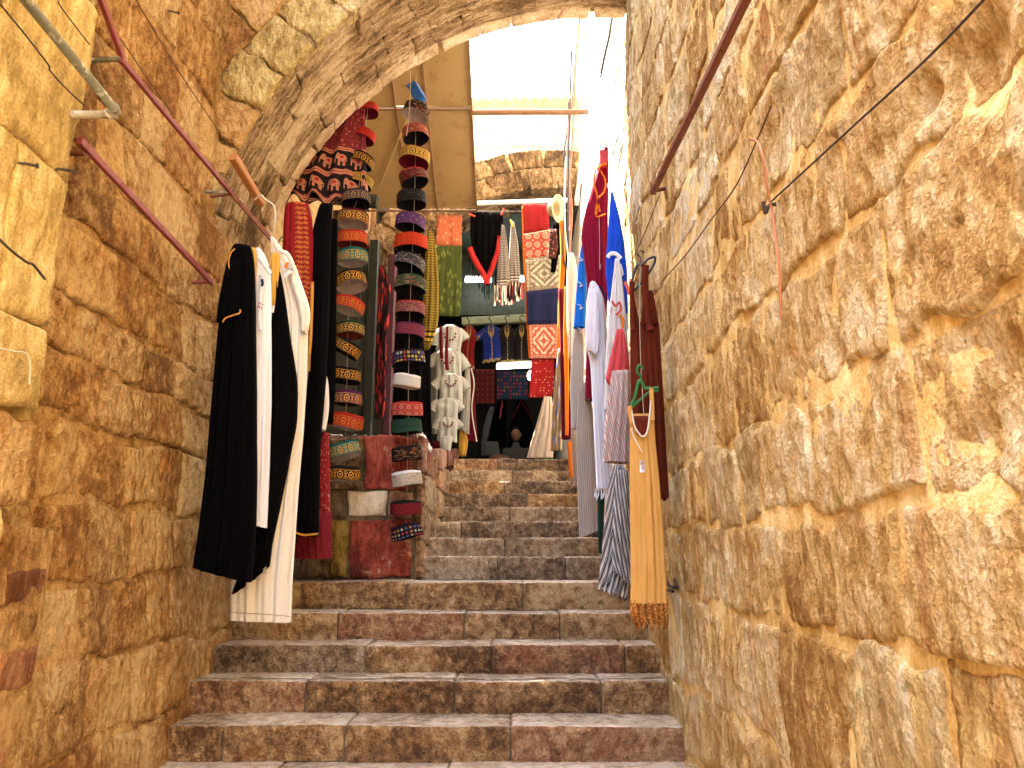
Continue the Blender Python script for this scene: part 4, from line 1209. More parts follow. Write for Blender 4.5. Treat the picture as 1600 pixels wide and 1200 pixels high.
# ================================================================ caps on strings
def hatpat(name, fn, rough=0.8):
    return cloth_pat(name, fn, rough, 0.15)
GOLD = (0.74, 0.35, 0.045)
P_ = {
 'blackgold': hatpat('black_band_gold_roundels', p_roundel((0.004, 0.003, 0.003), GOLD)),
 'browngold': hatpat('brown_band_gold_roundels', p_roundel((0.036, 0.013, 0.009), (0.70, 0.35, 0.06))),
 'redgold': hatpat('red_band_gold_roundels', p_roundel((0.360, 0.016, 0.009), (0.533, 0.216, 0.036))),
 'tealgold': hatpat('teal_band_gold_roundels', p_roundel((0.006, 0.115, 0.101), (0.70, 0.35, 0.06))),
 'purplegold': hatpat('purple_band_gold_roundels', p_roundel((0.065, 0.013, 0.050), (0.70, 0.35, 0.06))),
 'greengold': hatpat('dark_green_band_gold_roundels', p_roundel((0.009, 0.032, 0.022), (0.70, 0.35, 0.06))),
 'navygold': hatpat('navy_band_gold_roundels', p_roundel((0.010, 0.012, 0.036), (0.396, 0.230, 0.058))),
 'yellow': hatpat('yellow_band_black_rings', p_roundel((0.446, 0.274, 0.050), (0.036, 0.022, 0.014), 7)),
 'goldflow': hatpat('black_band_gold_flowers', p_floral((0.011, 0.007, 0.007), [(0.446, 0.216, 0.058), (0.324, 0.180, 0.072), (0.396, 0.086, 0.029)], 15, 0.42)),
 'redflow': hatpat('dark_band_red_flowers', p_floral((0.072, 0.009, 0.010), [(0.360, 0.043, 0.029), (0.072, 0.086, 0.029), (0.360, 0.144, 0.058)], 16, 0.42)),
 'multiflow': hatpat('coral_green_flower_band', p_floral((0.216, 0.036, 0.022), [(0.072, 0.216, 0.158), (0.396, 0.144, 0.072), (0.360, 0.288, 0.180)], 14, 0.42)),
 'darkflow': hatpat('black_band_small_flowers', p_floral((0.007, 0.009, 0.009), [(0.324, 0.043, 0.036), (0.058, 0.115, 0.050), (0.288, 0.144, 0.043)], 15, 0.30)),
 'purpleflow': hatpat('purple_band_white_flowers', p_floral((0.072, 0.022, 0.086), [(0.331, 0.259, 0.331), (0.180, 0.072, 0.202)], 20, 0.36)),
 'orange': hatpat('orange_red_quilted', p_diamond((0.446, 0.040, 0.009), (0.360, 0.025, 0.007), 18, 3, 1.0)),
 'bwflow': hatpat('black_white_scroll_band', p_floral((0.014, 0.013, 0.018), [(0.360, 0.317, 0.259), (0.216, 0.216, 0.259), (0.288, 0.144, 0.072)], 13, 0.36, (0.324, 0.288, 0.252))),
 'greenred': hatpat('green_red_flower_band', p_floral((0.036, 0.050, 0.022), [(0.302, 0.086, 0.058), (0.252, 0.274, 0.180), (0.360, 0.072, 0.058)], 12, 0.44)),
 'lace': hatpat('red_band_white_lace', p_floral((0.144, 0.014, 0.014), [(0.446, 0.360, 0.317), (0.418, 0.288, 0.216)], 24, 0.30, (0.396, 0.288, 0.230))),
 'zig': hatpat('purple_zigzag_band', p_diamond((0.036, 0.014, 0.050), (0.302, 0.043, 0.043), 16, 1.6, 3.0)),
 'squares': hatpat('black_band_bright_squares', p_check((0.011, 0.009, 0.009), [(0.446, 0.324, 0.072), (0.360, 0.036, 0.029), (0.396, 0.360, 0.331), (0.072, 0.058, 0.180)], 26, 3, 0.2)),
 'white': hatpat('white_stitched_band', p_plain_trim((0.533, 0.504, 0.461), (0.432, 0.274, 0.086), 0.02, 0.09)),
 'brocade': hatpat('red_pink_brocade_band', p_medal((0.331, 0.025, 0.025), (0.518, 0.245, 0.173), 12, 2)),
 'green': hatpat('plain_dark_green_felt', p_plain_trim((0.012, 0.040, 0.025), (0.014, 0.054, 0.036), 0.0, 0.4)),
 'whiteflow': hatpat('white_band_red_flowers', p_floral((0.446, 0.403, 0.331), [(0.324, 0.022, 0.029), (0.050, 0.094, 0.043), (0.432, 0.144, 0.058)], 11, 0.36)),
 'redband': hatpat('black_band_red_stitch', p_diamond((0.014, 0.007, 0.009), (0.302, 0.009, 0.016), 16, 2, 2.0)),
 'dots': hatpat('black_band_coloured_dots', p_check((0.009, 0.007, 0.010), [(0.432, 0.360, 0.144), (0.360, 0.029, 0.058), (0.432, 0.403, 0.360), (0.086, 0.101, 0.252), (0.432, 0.180, 0.036)], 22, 3, 0.26)),
 'redplain': hatpat('plain_red_felt', p_plain_trim((0.360, 0.022, 0.014), (0.302, 0.014, 0.011), 0.0, 0.2)),
 'blue': hatpat('plain_blue_satin', p_plain_trim((0.014, 0.086, 0.302), (0.014, 0.072, 0.259), 0.0, 0.2), 0.5),
}
CROWN = {
 'black': C_hatdark, 'red': cloth('red_crown_felt', (0.331, 0.022, 0.014)), 'teal': cloth('teal_crown_felt', (0.007, 0.094, 0.086)), 'purple': cloth('purple_crown_felt', (0.065, 0.014, 0.058)),
 'green': cloth('green_crown_felt', (0.012, 0.036, 0.022)), 'white': C_white, 'orange': cloth('orange_crown_felt', (0.432, 0.040, 0.009)), 'blue': cloth('blue_crown_satin', (0.014, 0.086, 0.302), rough=0.5), 'maroon': C_dkmaroon,
}
LIN = {'grey': C_hatlin, 'black': C_hatdark, 'red': cloth('dull_red_lining', (0.187, 0.036, 0.022)), 'maroon': C_dkmaroon, 'white': C_white3}
def cap(x, y, wpx, d, pat, crown, lin, tilt, pitch, label, hr=0.36):
    c = at(x, y, d)
    dc = c[1] * CT + c[2] * ST
    R = wpx * 1.07 / FPX * dc / 2
    tilt += random.uniform(-7, 7); pitch += random.uniform(-4, 3)
    h = R * 2 * hr
    e = empty('prayer_hat', tuple(c), label, 'cap', 'caps threaded on strings')
    seed = int(x + y)
    k = 32
    def sh(o):
        me = o.data
        for v in me.vertices:
            a = math.atan2(v.co.y, v.co.x)
            f = 1 + 0.035 * math.sin(2 * a + seed) + 0.014 * math.sin(5 * a + seed * 2)
            v.co.x *= f; v.co.y *= f
            v.co.z += 0.0035 * math.sin(3 * a + seed)
        return o
    sh(lathe('band', [(R * 1.0, -h / 2), (R * 1.012, -h * 0.25), (R * 1.0, h * 0.1), (R * 0.975, h / 2)], P_[pat], e, k))
    sh(lathe('crown', [(R * 0.975, h / 2), (R * 0.985, h / 2 + h * 0.05), (R * 0.93, h / 2 + h * 0.14), (R * 0.6, h / 2 + h * 0.24), (R * 0.03, h / 2 + h * 0.26)], CROWN[crown], e, k))
    sh(lathe('lining', [(R * 1.0, -h / 2), (R * 0.965, -h / 2 - 0.002), (R * 0.95, -h * 0.4), (R * 0.94, h * 0.3), (R * 0.85, h * 0.42), (R * 0.03, h * 0.44)], LIN[lin], e, k))
    e.rotation_euler = (math.radians(pitch), math.radians(tilt), random.uniform(0, 6.28))
    e.rotation_mode = 'XYZ'
    # spin first, then tilt: build the matrix explicitly
    m = Matrix.Rotation(math.radians(tilt), 4, 'Y') @ Matrix.Rotation(math.radians(pitch), 4, 'X') @ Matrix.Rotation(random.uniform(0, 6.28), 4, 'Z')
    e.rotation_euler = m.to_euler()
    return e
right_caps = [
 (650, 146, 34, 'blue', 'blue', 'grey', 58, 10, 'plain blue cap tipped on its side at the top of the right string'),
 (650, 176, 38, 'goldflow', 'black', 'grey', 8, -8, 'black cap with gold flowers, second from the top of the right string'),
 (649, 211, 38, 'multiflow', 'red', 'black', -14, -6, 'coral and green flowered cap, third from the top of the right string'),
 (648, 248, 44, 'yellow', 'maroon', 'maroon', 3, -6, 'cap with a yellow band of black rings and maroon lining, high on the right string'),
 (646, 280, 41, 'redflow', 'red', 'black', -12, -3, 'dark cap with red flowers below the yellow banded cap'),
 (643, 313, 44, 'darkflow', 'black', 'black', 0, 2, 'black cap with small scattered flowers, just above the purple flowered cap'),
 (641, 349, 43, 'purpleflow', 'purple', 'black', 10, 0, 'purple cap with white flowers above the orange red cap'),
 (642, 381, 47, 'orange', 'orange', 'black', 0, 3, 'orange red quilted cap on the right string'),
 (641, 412, 44, 'bwflow', 'black', 'black', 10, 0, 'black cap with white scroll pattern under the orange red cap'),
 (641, 446, 45, 'greenred', 'green', 'black', 4, 0, 'green cap with red flowers under the black and white scroll cap'),
 (641, 485, 43, 'lace', 'red', 'black', 2, 2, 'red cap covered in white lace circles'),
 (641, 518, 43, 'zig', 'purple', 'black', 2, 2, 'purple cap with red zigzag stitching below the lace cap'),
 (638, 562, 47, 'squares', 'black', 'black', -2, 2, 'black cap with a row of bright squares above the white cap'),
 (635, 597, 42, 'white', 'white', 'grey', 3, 3, 'plain white stitched cap midway down the right string'),
 (636, 641, 45, 'brocade', 'red', 'black', 0, 6, 'red and pink brocade cap below the white cap'),
 (635, 668, 46, 'green', 'green', 'green' if False else 'black', 2, 4, 'plain dark green cap beneath the brocade cap'),
 (636, 710, 44, 'goldflow', 'black', 'black', -10, 4, 'black cap with gold flowers hanging before the red painted stone'),
 (636, 749, 46, 'whiteflow', 'white', 'grey', -5, 5, 'white cap with large red flowers, third from the bottom of the right string'),
 (634, 795, 45, 'redband', 'black', 'black', -1, 4, 'black cap with a red stitched band, second from the bottom of the right string'),
 (636, 832, 46, 'dots', 'black', 'black', -16, 3, 'black cap with coloured dots, lowest of the right string'),
]
left_caps = [
 (575, 173, 30, 'redplain', 'red', 'maroon', 4, -6, 'plain red cap peeping out highest behind the arch edge'),
 (570, 214, 32, 'redplain', 'red', 'maroon', 12, 0, 'plain red cap behind the arch edge, under another red cap'),
 (566, 252, 36, 'blackgold', 'black', 'black', 22, 0, 'black and gold cap half hidden by the elephant skirt, directly below the red caps'),
 (566, 284, 34, 'yellow', 'maroon', 'black', 26, 0, 'cap with a gold band, edge showing behind the elephant skirt'),
 (556, 313, 42, 'navygold', 'black', 'black', -6, -2, 'navy and gold cap at the hem of the elephant skirt'),
 (552, 344, 44, 'browngold', 'maroon', 'grey', 8, 2, 'brown cap with gold roundels just below the elephant skirt'),
 (551, 376, 44, 'redgold', 'red', 'red', 4, 4, 'red cap with gold roundels directly above the teal cap'),
 (551, 403, 45, 'tealgold', 'teal', 'grey', -2, 4, 'teal cap with gold roundels high on the left string'),
 (549, 441, 46, 'blackgold', 'black', 'grey', -7, -4, 'black and gold cap with pale lining below the teal cap'),
 (545, 478, 44, 'redgold', 'red', 'grey', 9, -2, 'red and gold cap with pale lining, sixth cap above the long red one'),
 (547, 517, 43, 'greengold', 'green', 'red', 5, 1, 'dark green and gold cap with a red lining'),
 (542, 545, 43, 'blackgold', 'black', 'black', 27, -3, 'black and gold cap tipped steeply to the right'),
 (540, 588, 45, 'blackgold', 'black', 'black', 4, 3, 'black and gold cap hanging level, above the purple one'),
 (542, 623, 46, 'purplegold', 'purple', 'black', 2, 6, 'purple and gold cap on the left string'),
 (541, 660, 48, 'redgold', 'red', 'grey', 2, 3, 'bright red and gold cap level with the top of the platform'),
 (539, 706, 46, 'tealgold', 'teal', 'grey', -24, 0, 'teal and gold cap tilted before the grey platform stone'),
 (537, 742, 47, 'blackgold', 'black', 'grey', 3, 0, 'black and gold cap at the bottom of the left string'),
]
for (x, y, w, pat, cr, ln, ti, pi_, lab) in right_caps:
    cap(x, y, w, 5.72, pat, cr, ln, ti, pi_, lab)
for (x, y, w, pat, cr, ln, ti, pi_, lab) in left_caps:
    cap(x, y, w, 5.80 if y < 300 else 5.60, pat, cr, ln, ti, pi_, lab)
s = tube('string', [at(650, 118, 5.72), at(648, 300, 5.72), at(640, 500, 5.72), at(637, 700, 5.72), at(634, 838, 5.72)], 0.0022, M_string, k=5)
tag(s, 'thin pale string threading the right hand column of caps', 'string')
s = tube('string', [at(575, 166, 5.80), at(560, 300, 5.7), at(550, 345, 5.60), at(544, 500, 5.60), at(541, 640, 5.60), at(538, 745, 5.60)], 0.0022, M_string, k=5)
tag(s, 'thin pale string threading the left hand column of caps', 'string')
s = tube('cord', [at(641, 110, 5.66), at(641, 135, 5.62), at(639, 180, 5.60), at(635, 212, 5.60)], 0.004, M_string, k=5)
tag(s, 'loose pale cord dangling in front of the top caps', 'cord')
C_redblk = cloth_pat('red_black_print', p_floral((0.010, 0.006, 0.008), [(0.42, 0.012, 0.02), (0.5, 0.05, 0.03), (0.30, 0.02, 0.03)], 12, 0.50))
garment('red_shawl', [(415, 592, 600), (440, 590, 611), (480, 590, 610), (560, 586, 604), (640, 585, 602), (655, 586, 598)], 7.05, C_redblk, th=0.06, nf=3, fa=0.02, seed=20, label='red and black shawl hanging in the shop doorway between the metal posts', cat='shawl')
garment('dark_curtain', [(390, 652, 672), (500, 650, 674), (600, 652, 672), (700, 654, 676)], 8.3, C_black2, th=0.08, nf=4, fa=0.02, seed=21, label='dark curtain beside the white embroidered blouses', cat='curtain')
garment('black_dress', [(385, 616, 646), (470, 612, 662), (600, 614, 660), (664, 612, 658)], 7.5, C_black2, th=0.10, nf=4, fa=0.02, seed=22, label='black dresses massed behind the right string of caps', cat='dress')

# ================================================================ things on the walls
def bracketed(name, pts, mat, w, h, label, cat, brs, bmat=None):
    o = beam(name, pts[0], pts[1], w, h, mat, None, segs=8, wob=0.0018)
    tag(o, label, cat)
    for (a, b, bw) in brs:
        beam('bracket', a, b, bw, bw * 0.8, bmat or mat, o)
    return o
XB = 0.70
pa, pb = at_x(1225, -125, XB), at_x(1020, 300, XB)
rr = beam('hanging_rail', pa, pb, 0.028, 0.028, M_rust, None, segs=10, wob=0.0016)
tag(rr, 'rust brown steel rail slanting across the top of the right wall', 'rail')
tube('bracket', [at_x(1018, 299, XB), at_x(1030, 296, 0.78), at_x(1044, 294, 0.90)], 0.012, M_rust, rr, k=8)
pa, pb = at_x(948, 188, 0.78), at_x(938, 250, 0.66)
r2 = beam('hanging_rail', at(948, 190, 6.2), at(938, 262, 5.3), 0.03, 0.03, M_rust, None, segs=3)
tag(r2, 'short rusty rail holding the maroon kaftan by the sunlit wall', 'rail')
# left rails
def bar(x0, y0, x1, y1, X, w, mat):
    return at_x(x0, y0, X), at_x(x1, y1, X)
a, b = bar(158, 0, 192, 92, -1.80, 0.02, M_marbar)
a0 = a + (a - b) * 1.0
r3 = beam('hanging_rail', a0, b, 0.022, 0.03, M_marbar, None, segs=3); tag(r3, 'maroon rail, upper short piece beside the pier top', 'rail')
beam('bracket', b, b + np.array([-0.16, 0, 0.0]), 0.018, 0.018, M_rust, r3)
a, b = bar(188, 92, 362, 303, -1.80, 0.02, M_marbar)
r4 = beam('hanging_rail', a, b, 0.022, 0.030, M_marbar, None, segs=8, wob=0.0015); tag(r4, 'long maroon rail above, running to the wooden batten', 'rail')
beam('bracket', a, a + np.array([-0.16, 0, -0.01]), 0.02, 0.02, M_galv, r4)
c_ = at_x(352, 300, -1.80)
beam('bracket', c_, c_ + np.array([-0.14, 0, 0]), 0.016, 0.016, M_galv, r4)
beam('bracket', b, b + np.array([-0.14, 0, -0.02]), 0.016, 0.016, M_rust, r4)
a, b = at_x(362, 303, -1.80), at(436, 388, 4.62)
r5 = beam('hanging_rail', a, b, 0.026, 0.026, M_rust, None, segs=3); tag(r5, 'brown rail end on which the robes hang', 'rail')
a, b = bar(124, 219, 330, 441, -1.76, 0.02, M_marbar)
r6 = beam('hanging_rail', a, b, 0.020, 0.034, M_marbar, None, segs=8, wob=0.0015); tag(r6, 'lower maroon rail below the grey pipe', 'rail')
a2 = at_x(132, 240, -1.76); beam('bracket', a2, a2 + np.array([-0.16, 0, 0]), 0.025, 0.012, M_rust, r6)
beam('bracket', b + np.array([0, 0, 0.0]), b + np.array([-0.15, 0, 0.0]), 0.018, 0.016, M_marbar, r6)
# grey green pipe
a, b = at_x(30, -12, -1.40), at_x(180, 172, -1.40)
a = a + (a - b) * 0.4
pp = tube('pipe_rail', [a, a * 0.5 + b * 0.5, b], 0.0155, M_galv, None, k=12, sub=1); tag(pp, 'chipped grey green pipe rail on the near pier', 'pipe')
tube('elbow', [b + (a - b) * 0.02, b, b + np.array([-0.025, 0.01, -0.012])], 0.021, M_galv2, pp, k=12, sub=1)
tube('wall_arm', [b + np.array([0.0, 0.01, -0.012]), b + np.array([-0.08, 0.01, -0.012]), b + np.array([-0.20, 0.01, -0.012])], 0.0145, M_galv2, pp, k=12, sub=1)
# batten
a, b = at_x(364, 244, -1.74), at_x(408, 318, -1.70)
w1 = beam('wooden_batten', a, b, 0.05, 0.055, M_wood, None, segs=4, wob=0.001); tag(w1, 'orange brown wooden batten fixed at the foot of the arch', 'batten')
k_ = tube('wire', [at(398, 312, 4.35), at(408, 305, 4.3), at(415, 312, 4.3), at(428, 322, 4.3), at(430, 345, 4.3), at(426, 365, 4.35)], 0.005, M_whitewire, None); tag(k_, 'pale wire loop hooked over the end of the wooden batten', 'wire')
k_ = tube('wire', [at_x(-5, 0, -1.50), at_x(40, 55, -1.50), at_x(76, 102, -1.50), at_x(78, 110, -1.5), at_x(100, 135, -1.5), at_x(132, 165, -1.5)], 0.003, M_wire, None, k=5); tag(k_, 'thin wire slanting down the near pier behind the grey pipe', 'wire')
k_ = tube('wire', [at_x(92, 2, -1.52), at_x(96, 12, -1.52), at_x(140, 70, -1.52)], 0.0025, M_wire, None, k=5); tag(k_, 'short thin wire near the top edge of the pier', 'wire')
k_ = tube('wire', [at_x(210, -5, -1.80), at_x(245, 55, -1.80), at_x(275, 105, -1.82), at_x(325, 180, -1.82), at_x(360, 232, -1.80)], 0.003, M_wire, None, k=5); tag(k_, 'long thin wire high on the left wall above the rails', 'wire')
k_ = tube('wire', [at_x(188, 60, -1.72), at_x(232, 125, -1.75), at_x(270, 178, -1.75)], 0.0025, M_wire, None, k=5); tag(k_, 'thin wire crossing behind the long maroon rail', 'wire')
k_ = tube('wire', [at_x(-5, 370, -1.50), at_x(18, 392, -1.50), at_x(42, 410, -1.50), at_x(52, 414, -1.49), at_x(70, 436, -1.50)], 0.0045, M_wire, None, k=5); tag(k_, 'twisted dark wire midway up the near pier', 'wire')
k_ = tube('wire', [at_x(-5, 543, -1.50), at_x(20, 549, -1.50), at_x(40, 552, -1.50), at_x(47, 570, -1.50), at_x(46, 600, -1.51)], 0.003, M_whitewire, None, k=5); tag(k_, 'wire bent down over the pier edge, lowest of the pier wires', 'wire')
def nail(x, y, X, s=0.05, lab=''):
    p = at_x(x, y, X)
    o = tube('nail', [p, p + np.array([0.02, 0.006, 0.002]), p + np.array([s, 0.02, 0.002])], 0.005, M_wire, None, k=7, sub=1)
    q = p + np.array([s, 0.02, 0.002])
    tube('head', [q, q + np.array([0.006, 0.002, 0])], 0.009, M_wire, o, k=8, sub=1)
    tag(o, lab, 'nail')
nail(28, 255, -1.555, 0.045, 'rusty nail in the pier, the nearer of two at one height')
nail(86, 264, -1.565, 0.05, 'rusty nail in the pier close to its edge')
nail(262, 17, -1.88, 0.05, 'small nail at the top of the left wall')
nail(362, 190, -1.87, 0.04, 'red rusty nail at the foot of the arch face')
k_ = tube('iron_staple', [at_x(418, 210, -1.80), at_x(421, 220, -1.72), at_x(434, 226, -1.70), at_x(437, 221, -1.8)], 0.006, M_wire, None); tag(k_, 'bent iron staple in the underside of the arch', 'staple')

# right wall wires
k_ = tube('wire', [at_x(1560, -25, 0.80), at_x(1450, 90, 0.79), at_x(1330, 200, 0.79), at_x(1205, 315, 0.80)], 0.003, M_wire, None, k=5); tag(k_, 'long taut wire crossing the upper right wall', 'wire')
k_ = tube('wire', [at_x(1205, 165, 0.80), at_x(1183, 218, 0.79), at_x(1150, 290, 0.79), at_x(1110, 345, 0.79), at_x(1070, 400, 0.79), at_x(1033, 440, 0.79)], 0.0026, M_wire, None, k=5); tag(k_, 'slack dark wire in the middle of the right wall', 'wire')
k_ = tube('wire', [at_x(1030, 305, 0.76), at_x(1015, 345, 0.74), at_x(1000, 380, 0.74), at_x(985, 412, 0.75)], 0.0026, M_wire, None, k=5); tag(k_, 'wire running down from the rail end towards the hangers', 'wire')
M_pinkcord = paint_mat('orange_pink_cord', (0.62, 0.25, 0.12), 0.6, (0.5, 0.3, 0.2), 0.1)
k_ = tube('cord', [at_x(1172, 217, 0.80), at_x(1184, 222, 0.78), at_x(1192, 245, 0.77), at_x(1197, 280, 0.78), at_x(1203, 318, 0.80)], 0.0042, M_pinkcord, None, k=6); tag(k_, 'looped orange pink cord hooked on the right wall', 'cord')
k_ = tube('cord', [at_x(1204, 320, 0.80), at_x(1212, 370, 0.80), at_x(1218, 430, 0.80), at_x(1220, 500, 0.81)], 0.0042, M_pinkcord, None, k=6); tag(k_, 'faded orange cord hanging straight below the wall hook', 'cord')
p = at_x(1203, 320, 0.81)
k_ = tube('wall_hook', [p + np.array([0.06, 0, 0]), p, p + np.array([-0.015, 0, -0.03]), p + np.array([-0.02, 0.0, 0.01])], 0.006, M_wire, None); tag(k_, 'small dark hook where the wire meets the right wall', 'hook')
p = at_x(1030, 911, 0.80)
k_ = tube('iron_latch', [at_x(1040, 905, 0.82), at_x(1046, 915, 0.76), at_x(1058, 918, 0.76), at_x(1054, 907, 0.80)], 0.009, M_blackpl, None); tag(k_, 'black iron latch on the right wall below the mustard dress', 'latch')
tube('pin', [at_x(1044, 922, 0.84), at_x(1052, 924, 0.76)], 0.008, M_blackpl, k_, k=7)

# ================================================================ garments on the right wall
# mustard dress
g = garment('mustard_dress', [(648, 984, 1022), (690, 984, 1024), (740, 984, 1029), (820, 985, 1036), (900, 986, 1041), (942, 985, 1043)], 3.62, C_mustard, th=0.11, nf=3, fa=0.0105, seed=30, hem=(0, 0), n=60, nu=40,
            label='sleeveless mustard dress with a lace hem on the green hanger', cat='dress')
def strap(x0, y0, x1, y1, x2, y2, w, d, mat, parent, nm='strap'):
    return strip(nm, [(x0, y0), (x1, y1), (x2, y2)], d, w, mat, parent, th=0.012)
strap(1018, 606, 1019, 630, 1020, 656, 3.2, 3.56, C_mustard, g)
strap(984, 634, 985, 646, 988, 660, 3.6, 3.56, C_mustard, g)
strip('neckline', [(987, 640), (991, 664), (999, 678), (1006, 682), (1012, 672), (1015, 650), (1017, 625)], 3.545, 1.2, C_cream, g)
strip('neckline', [(986, 668), (990, 682), (997, 695), (1003, 706)], 3.545, 0.8, C_cream, g)
# back of the dress seen through the neck opening
garment('dress_inside', [(650, 990, 1016), (664, 992, 1014), (680, 996, 1010)], 3.553, C_brown, th=0.01, nf=1, fa=0.0, seed=31, parent=g, flat=True, nu=12)
def fn_lace(t, u, v, uv):
    f = p_floral((0.30, 0.09, 0.01), [(0.78, 0.40, 0.10), (0.70, 0.33, 0.07)], 14, 0.40, (0.8, 0.42, 0.12))
    return f(t, u, v, uv)
C_lace = cloth_pat('mustard_lace', fn_lace, 0.5, 0.8)
garment('lace_hem', [(938, 984, 1044), (955, 984, 1045), (972, 988, 1044), (978, 992, 1042)], 3.62, C_lace, th=0.115, nf=6, fa=0.024, seed=32, parent=g, hemw=6, topt=(0, -10), nu=44)
tg_ = strip('price_tag', [(1003, 719), (1004, 738)], 3.53, 4.2, M_paper, g, th=0.002, seg=1)
text_on('E-49', 0.017, at(1003.5, 728.5, 3.526), (math.radians(90), math.radians(82), 0), M_purpleink, g)
# green hanger
def hanger(cx, cy, d, wpx, hpx, mat, label, r=0.006, rot=0.0, hook=18, bar_drop=None):
    cr, sr = math.cos(rot), math.sin(rot)
    def P2(dx, dy):
        return at(cx + dx * cr - dy * sr, cy + dx * sr + dy * cr, d)
    w = wpx / 2
    o = tube('clothes_hanger', [P2(-w, hpx), P2(-w * 0.55, hpx * 0.5), P2(-2, 3), P2(0, 0), P2(2, 3), P2(w * 0.55, hpx * 0.5), P2(w, hpx)], r, mat, None, k=8)
    tube('hook', [P2(0, 2), P2(0, -hook * 0.4), P2(4, -hook * 0.7), P2(3, -hook), P2(-1, -hook * 1.05), P2(-4, -hook * 0.85)], r * 0.6, mat, o, k=7)
    tube('cross_bar', [P2(-w, hpx), P2(0, hpx * (bar_drop or 1.1)), P2(w, hpx)], r * 0.85, mat, o, k=7)
    return tag(o, label, 'hanger')
gh = tube('clothes_hanger', [at(983, 640, 3.58), at(992, 620, 3.58), at(998, 596, 3.58), at(1003, 598, 3.58), at(1007, 606, 3.58), at(1018, 607, 3.58), at(1029, 606, 3.58)], 0.0085, M_greenpl, None, k=8)
tag(gh, 'green plastic hanger holding the mustard dress', 'hanger')
tube('hook', [at(1000, 597, 3.58), at(1001, 588, 3.58), at(996, 582, 3.58), at(996, 574, 3.58), at(1001, 571, 3.58), at(1004, 577, 3.58)], 0.006, M_greenpl, gh, k=8)
tube('cross_bar', [at(983, 640, 3.58), at(1000, 625, 3.59), at(1015, 613, 3.59), at(1029, 610, 3.58)], 0.007, M_greenpl, gh, k=8)
lst = tube('string', [at(1000, 410, 3.6), at(999, 480, 3.58), at(1001, 560, 3.58), at(1003, 600, 3.58), at(1007, 665, 3.57)], 0.0022, M_string, None, k=5)
tag(lst, 'pale string holding up the green hanger before the chestnut dress', 'string')
# chestnut dress with straps
g = garment('chestnut_dress', [(505, 984, 1030), (560, 985, 1033), (640, 985, 1038), (700, 985, 1041), (780, 988, 1046)], 3.86, C_brown, th=0.10, nf=5, fa=0.02, seed=33, hemw=4, label='chestnut brown sleeveless dress hanging flat against the right wall', cat='dress')
strip('strap', [(1009, 414), (1008, 440), (1010, 475), (1017, 515)], 3.80, 5.5, C_brown, g, th=0.012)
strip('strap', [(988, 440), (988, 470), (990, 515)], 3.80, 3.5, C_brown, g, th=0.012)
garment('bodice', [(455, 1004, 1020), (480, 1004, 1025), (508, 1000, 1030)], 3.85, C_brown, th=0.07, nf=3, fa=0.01, seed=34, parent=g)
garment('bodice', [(470, 984, 992), (508, 984, 1000)], 3.85, C_brown, th=0.05, nf=2, fa=0.008, seed=35, parent=g)
kh = tube('clothes_hanger', [at(985, 458, 3.82), at(990, 430, 3.82), at(996, 414, 3.82), at(1003, 414, 3.82), at(1012, 405, 3.82), at(1023, 402, 3.82), at(1022, 412, 3.82), at(1010, 432, 3.82), at(996, 448, 3.82), at(986, 460, 3.82)], 0.007, M_blackpl, None, k=8)
tag(kh, 'black plastic hanger over the chestnut dress', 'hanger')
tube('hook', [at(1000, 413, 3.82), at(1001, 402, 3.83), at(995, 396, 3.84), at(1002, 391, 3.85), at(1007, 396, 3.85)], 0.0035, M_wire, kh, k=6)
M_coralpl = paint_mat('coral_plastic', (0.75, 0.09, 0.06), 0.35, (0.7, 0.1, 0.06), 0.0)
pg = beam('clothes_peg', at(977, 440, 3.95), at(984, 460, 3.95), 0.012, 0.018, M_coralpl); tag(pg, 'coral red clothes peg beside the black hanger', 'peg')
beam('peg_leg', at(986, 436, 3.95), at(984, 458, 3.95), 0.010, 0.016, M_coralpl, pg)
# black and white striped skirt
BW = p_stripes(7, [(0.0, (0.60, 0.57, 0.53)), (0.30, (0.03, 0.03, 0.035)), (0.42, (0.34, 0.33, 0.33)), (0.56, (0.025, 0.025, 0.03)), (0.80, (0.30, 0.29, 0.30))], ang=-0.75)
C_bw = cloth_pat('black_white_stripe', BW, 0.8)
BW2 = p_stripes(5, [(0.0, (0.60, 0.57, 0.53)), (0.30, (0.03, 0.03, 0.035)), (0.42, (0.34, 0.33, 0.33)), (0.56, (0.025, 0.025, 0.03)), (0.80, (0.30, 0.29, 0.30))], ang=1.1)
C_bw2 = cloth_pat('black_white_stripe_slanting', BW2, 0.8)
g = garment('striped_skirt', [(728, 957, 976), (760, 950, 982), (820, 944, 984), (880, 939, 984), (930, 934, 980)], 4.35, C_bw, th=0.16, nf=5, fa=0.03, seed=36, hem=(-12, 8), hemw=4, label='black and white striped skirt beside the mustard dress', cat='skirt')
garment('front_panel', [(735, 962, 982), (800, 958, 984), (860, 956, 985), (915, 958, 985)], 4.24, C_bw2, th=0.05, nf=3, fa=0.02, seed=37, parent=g, hem=(-24, 0))
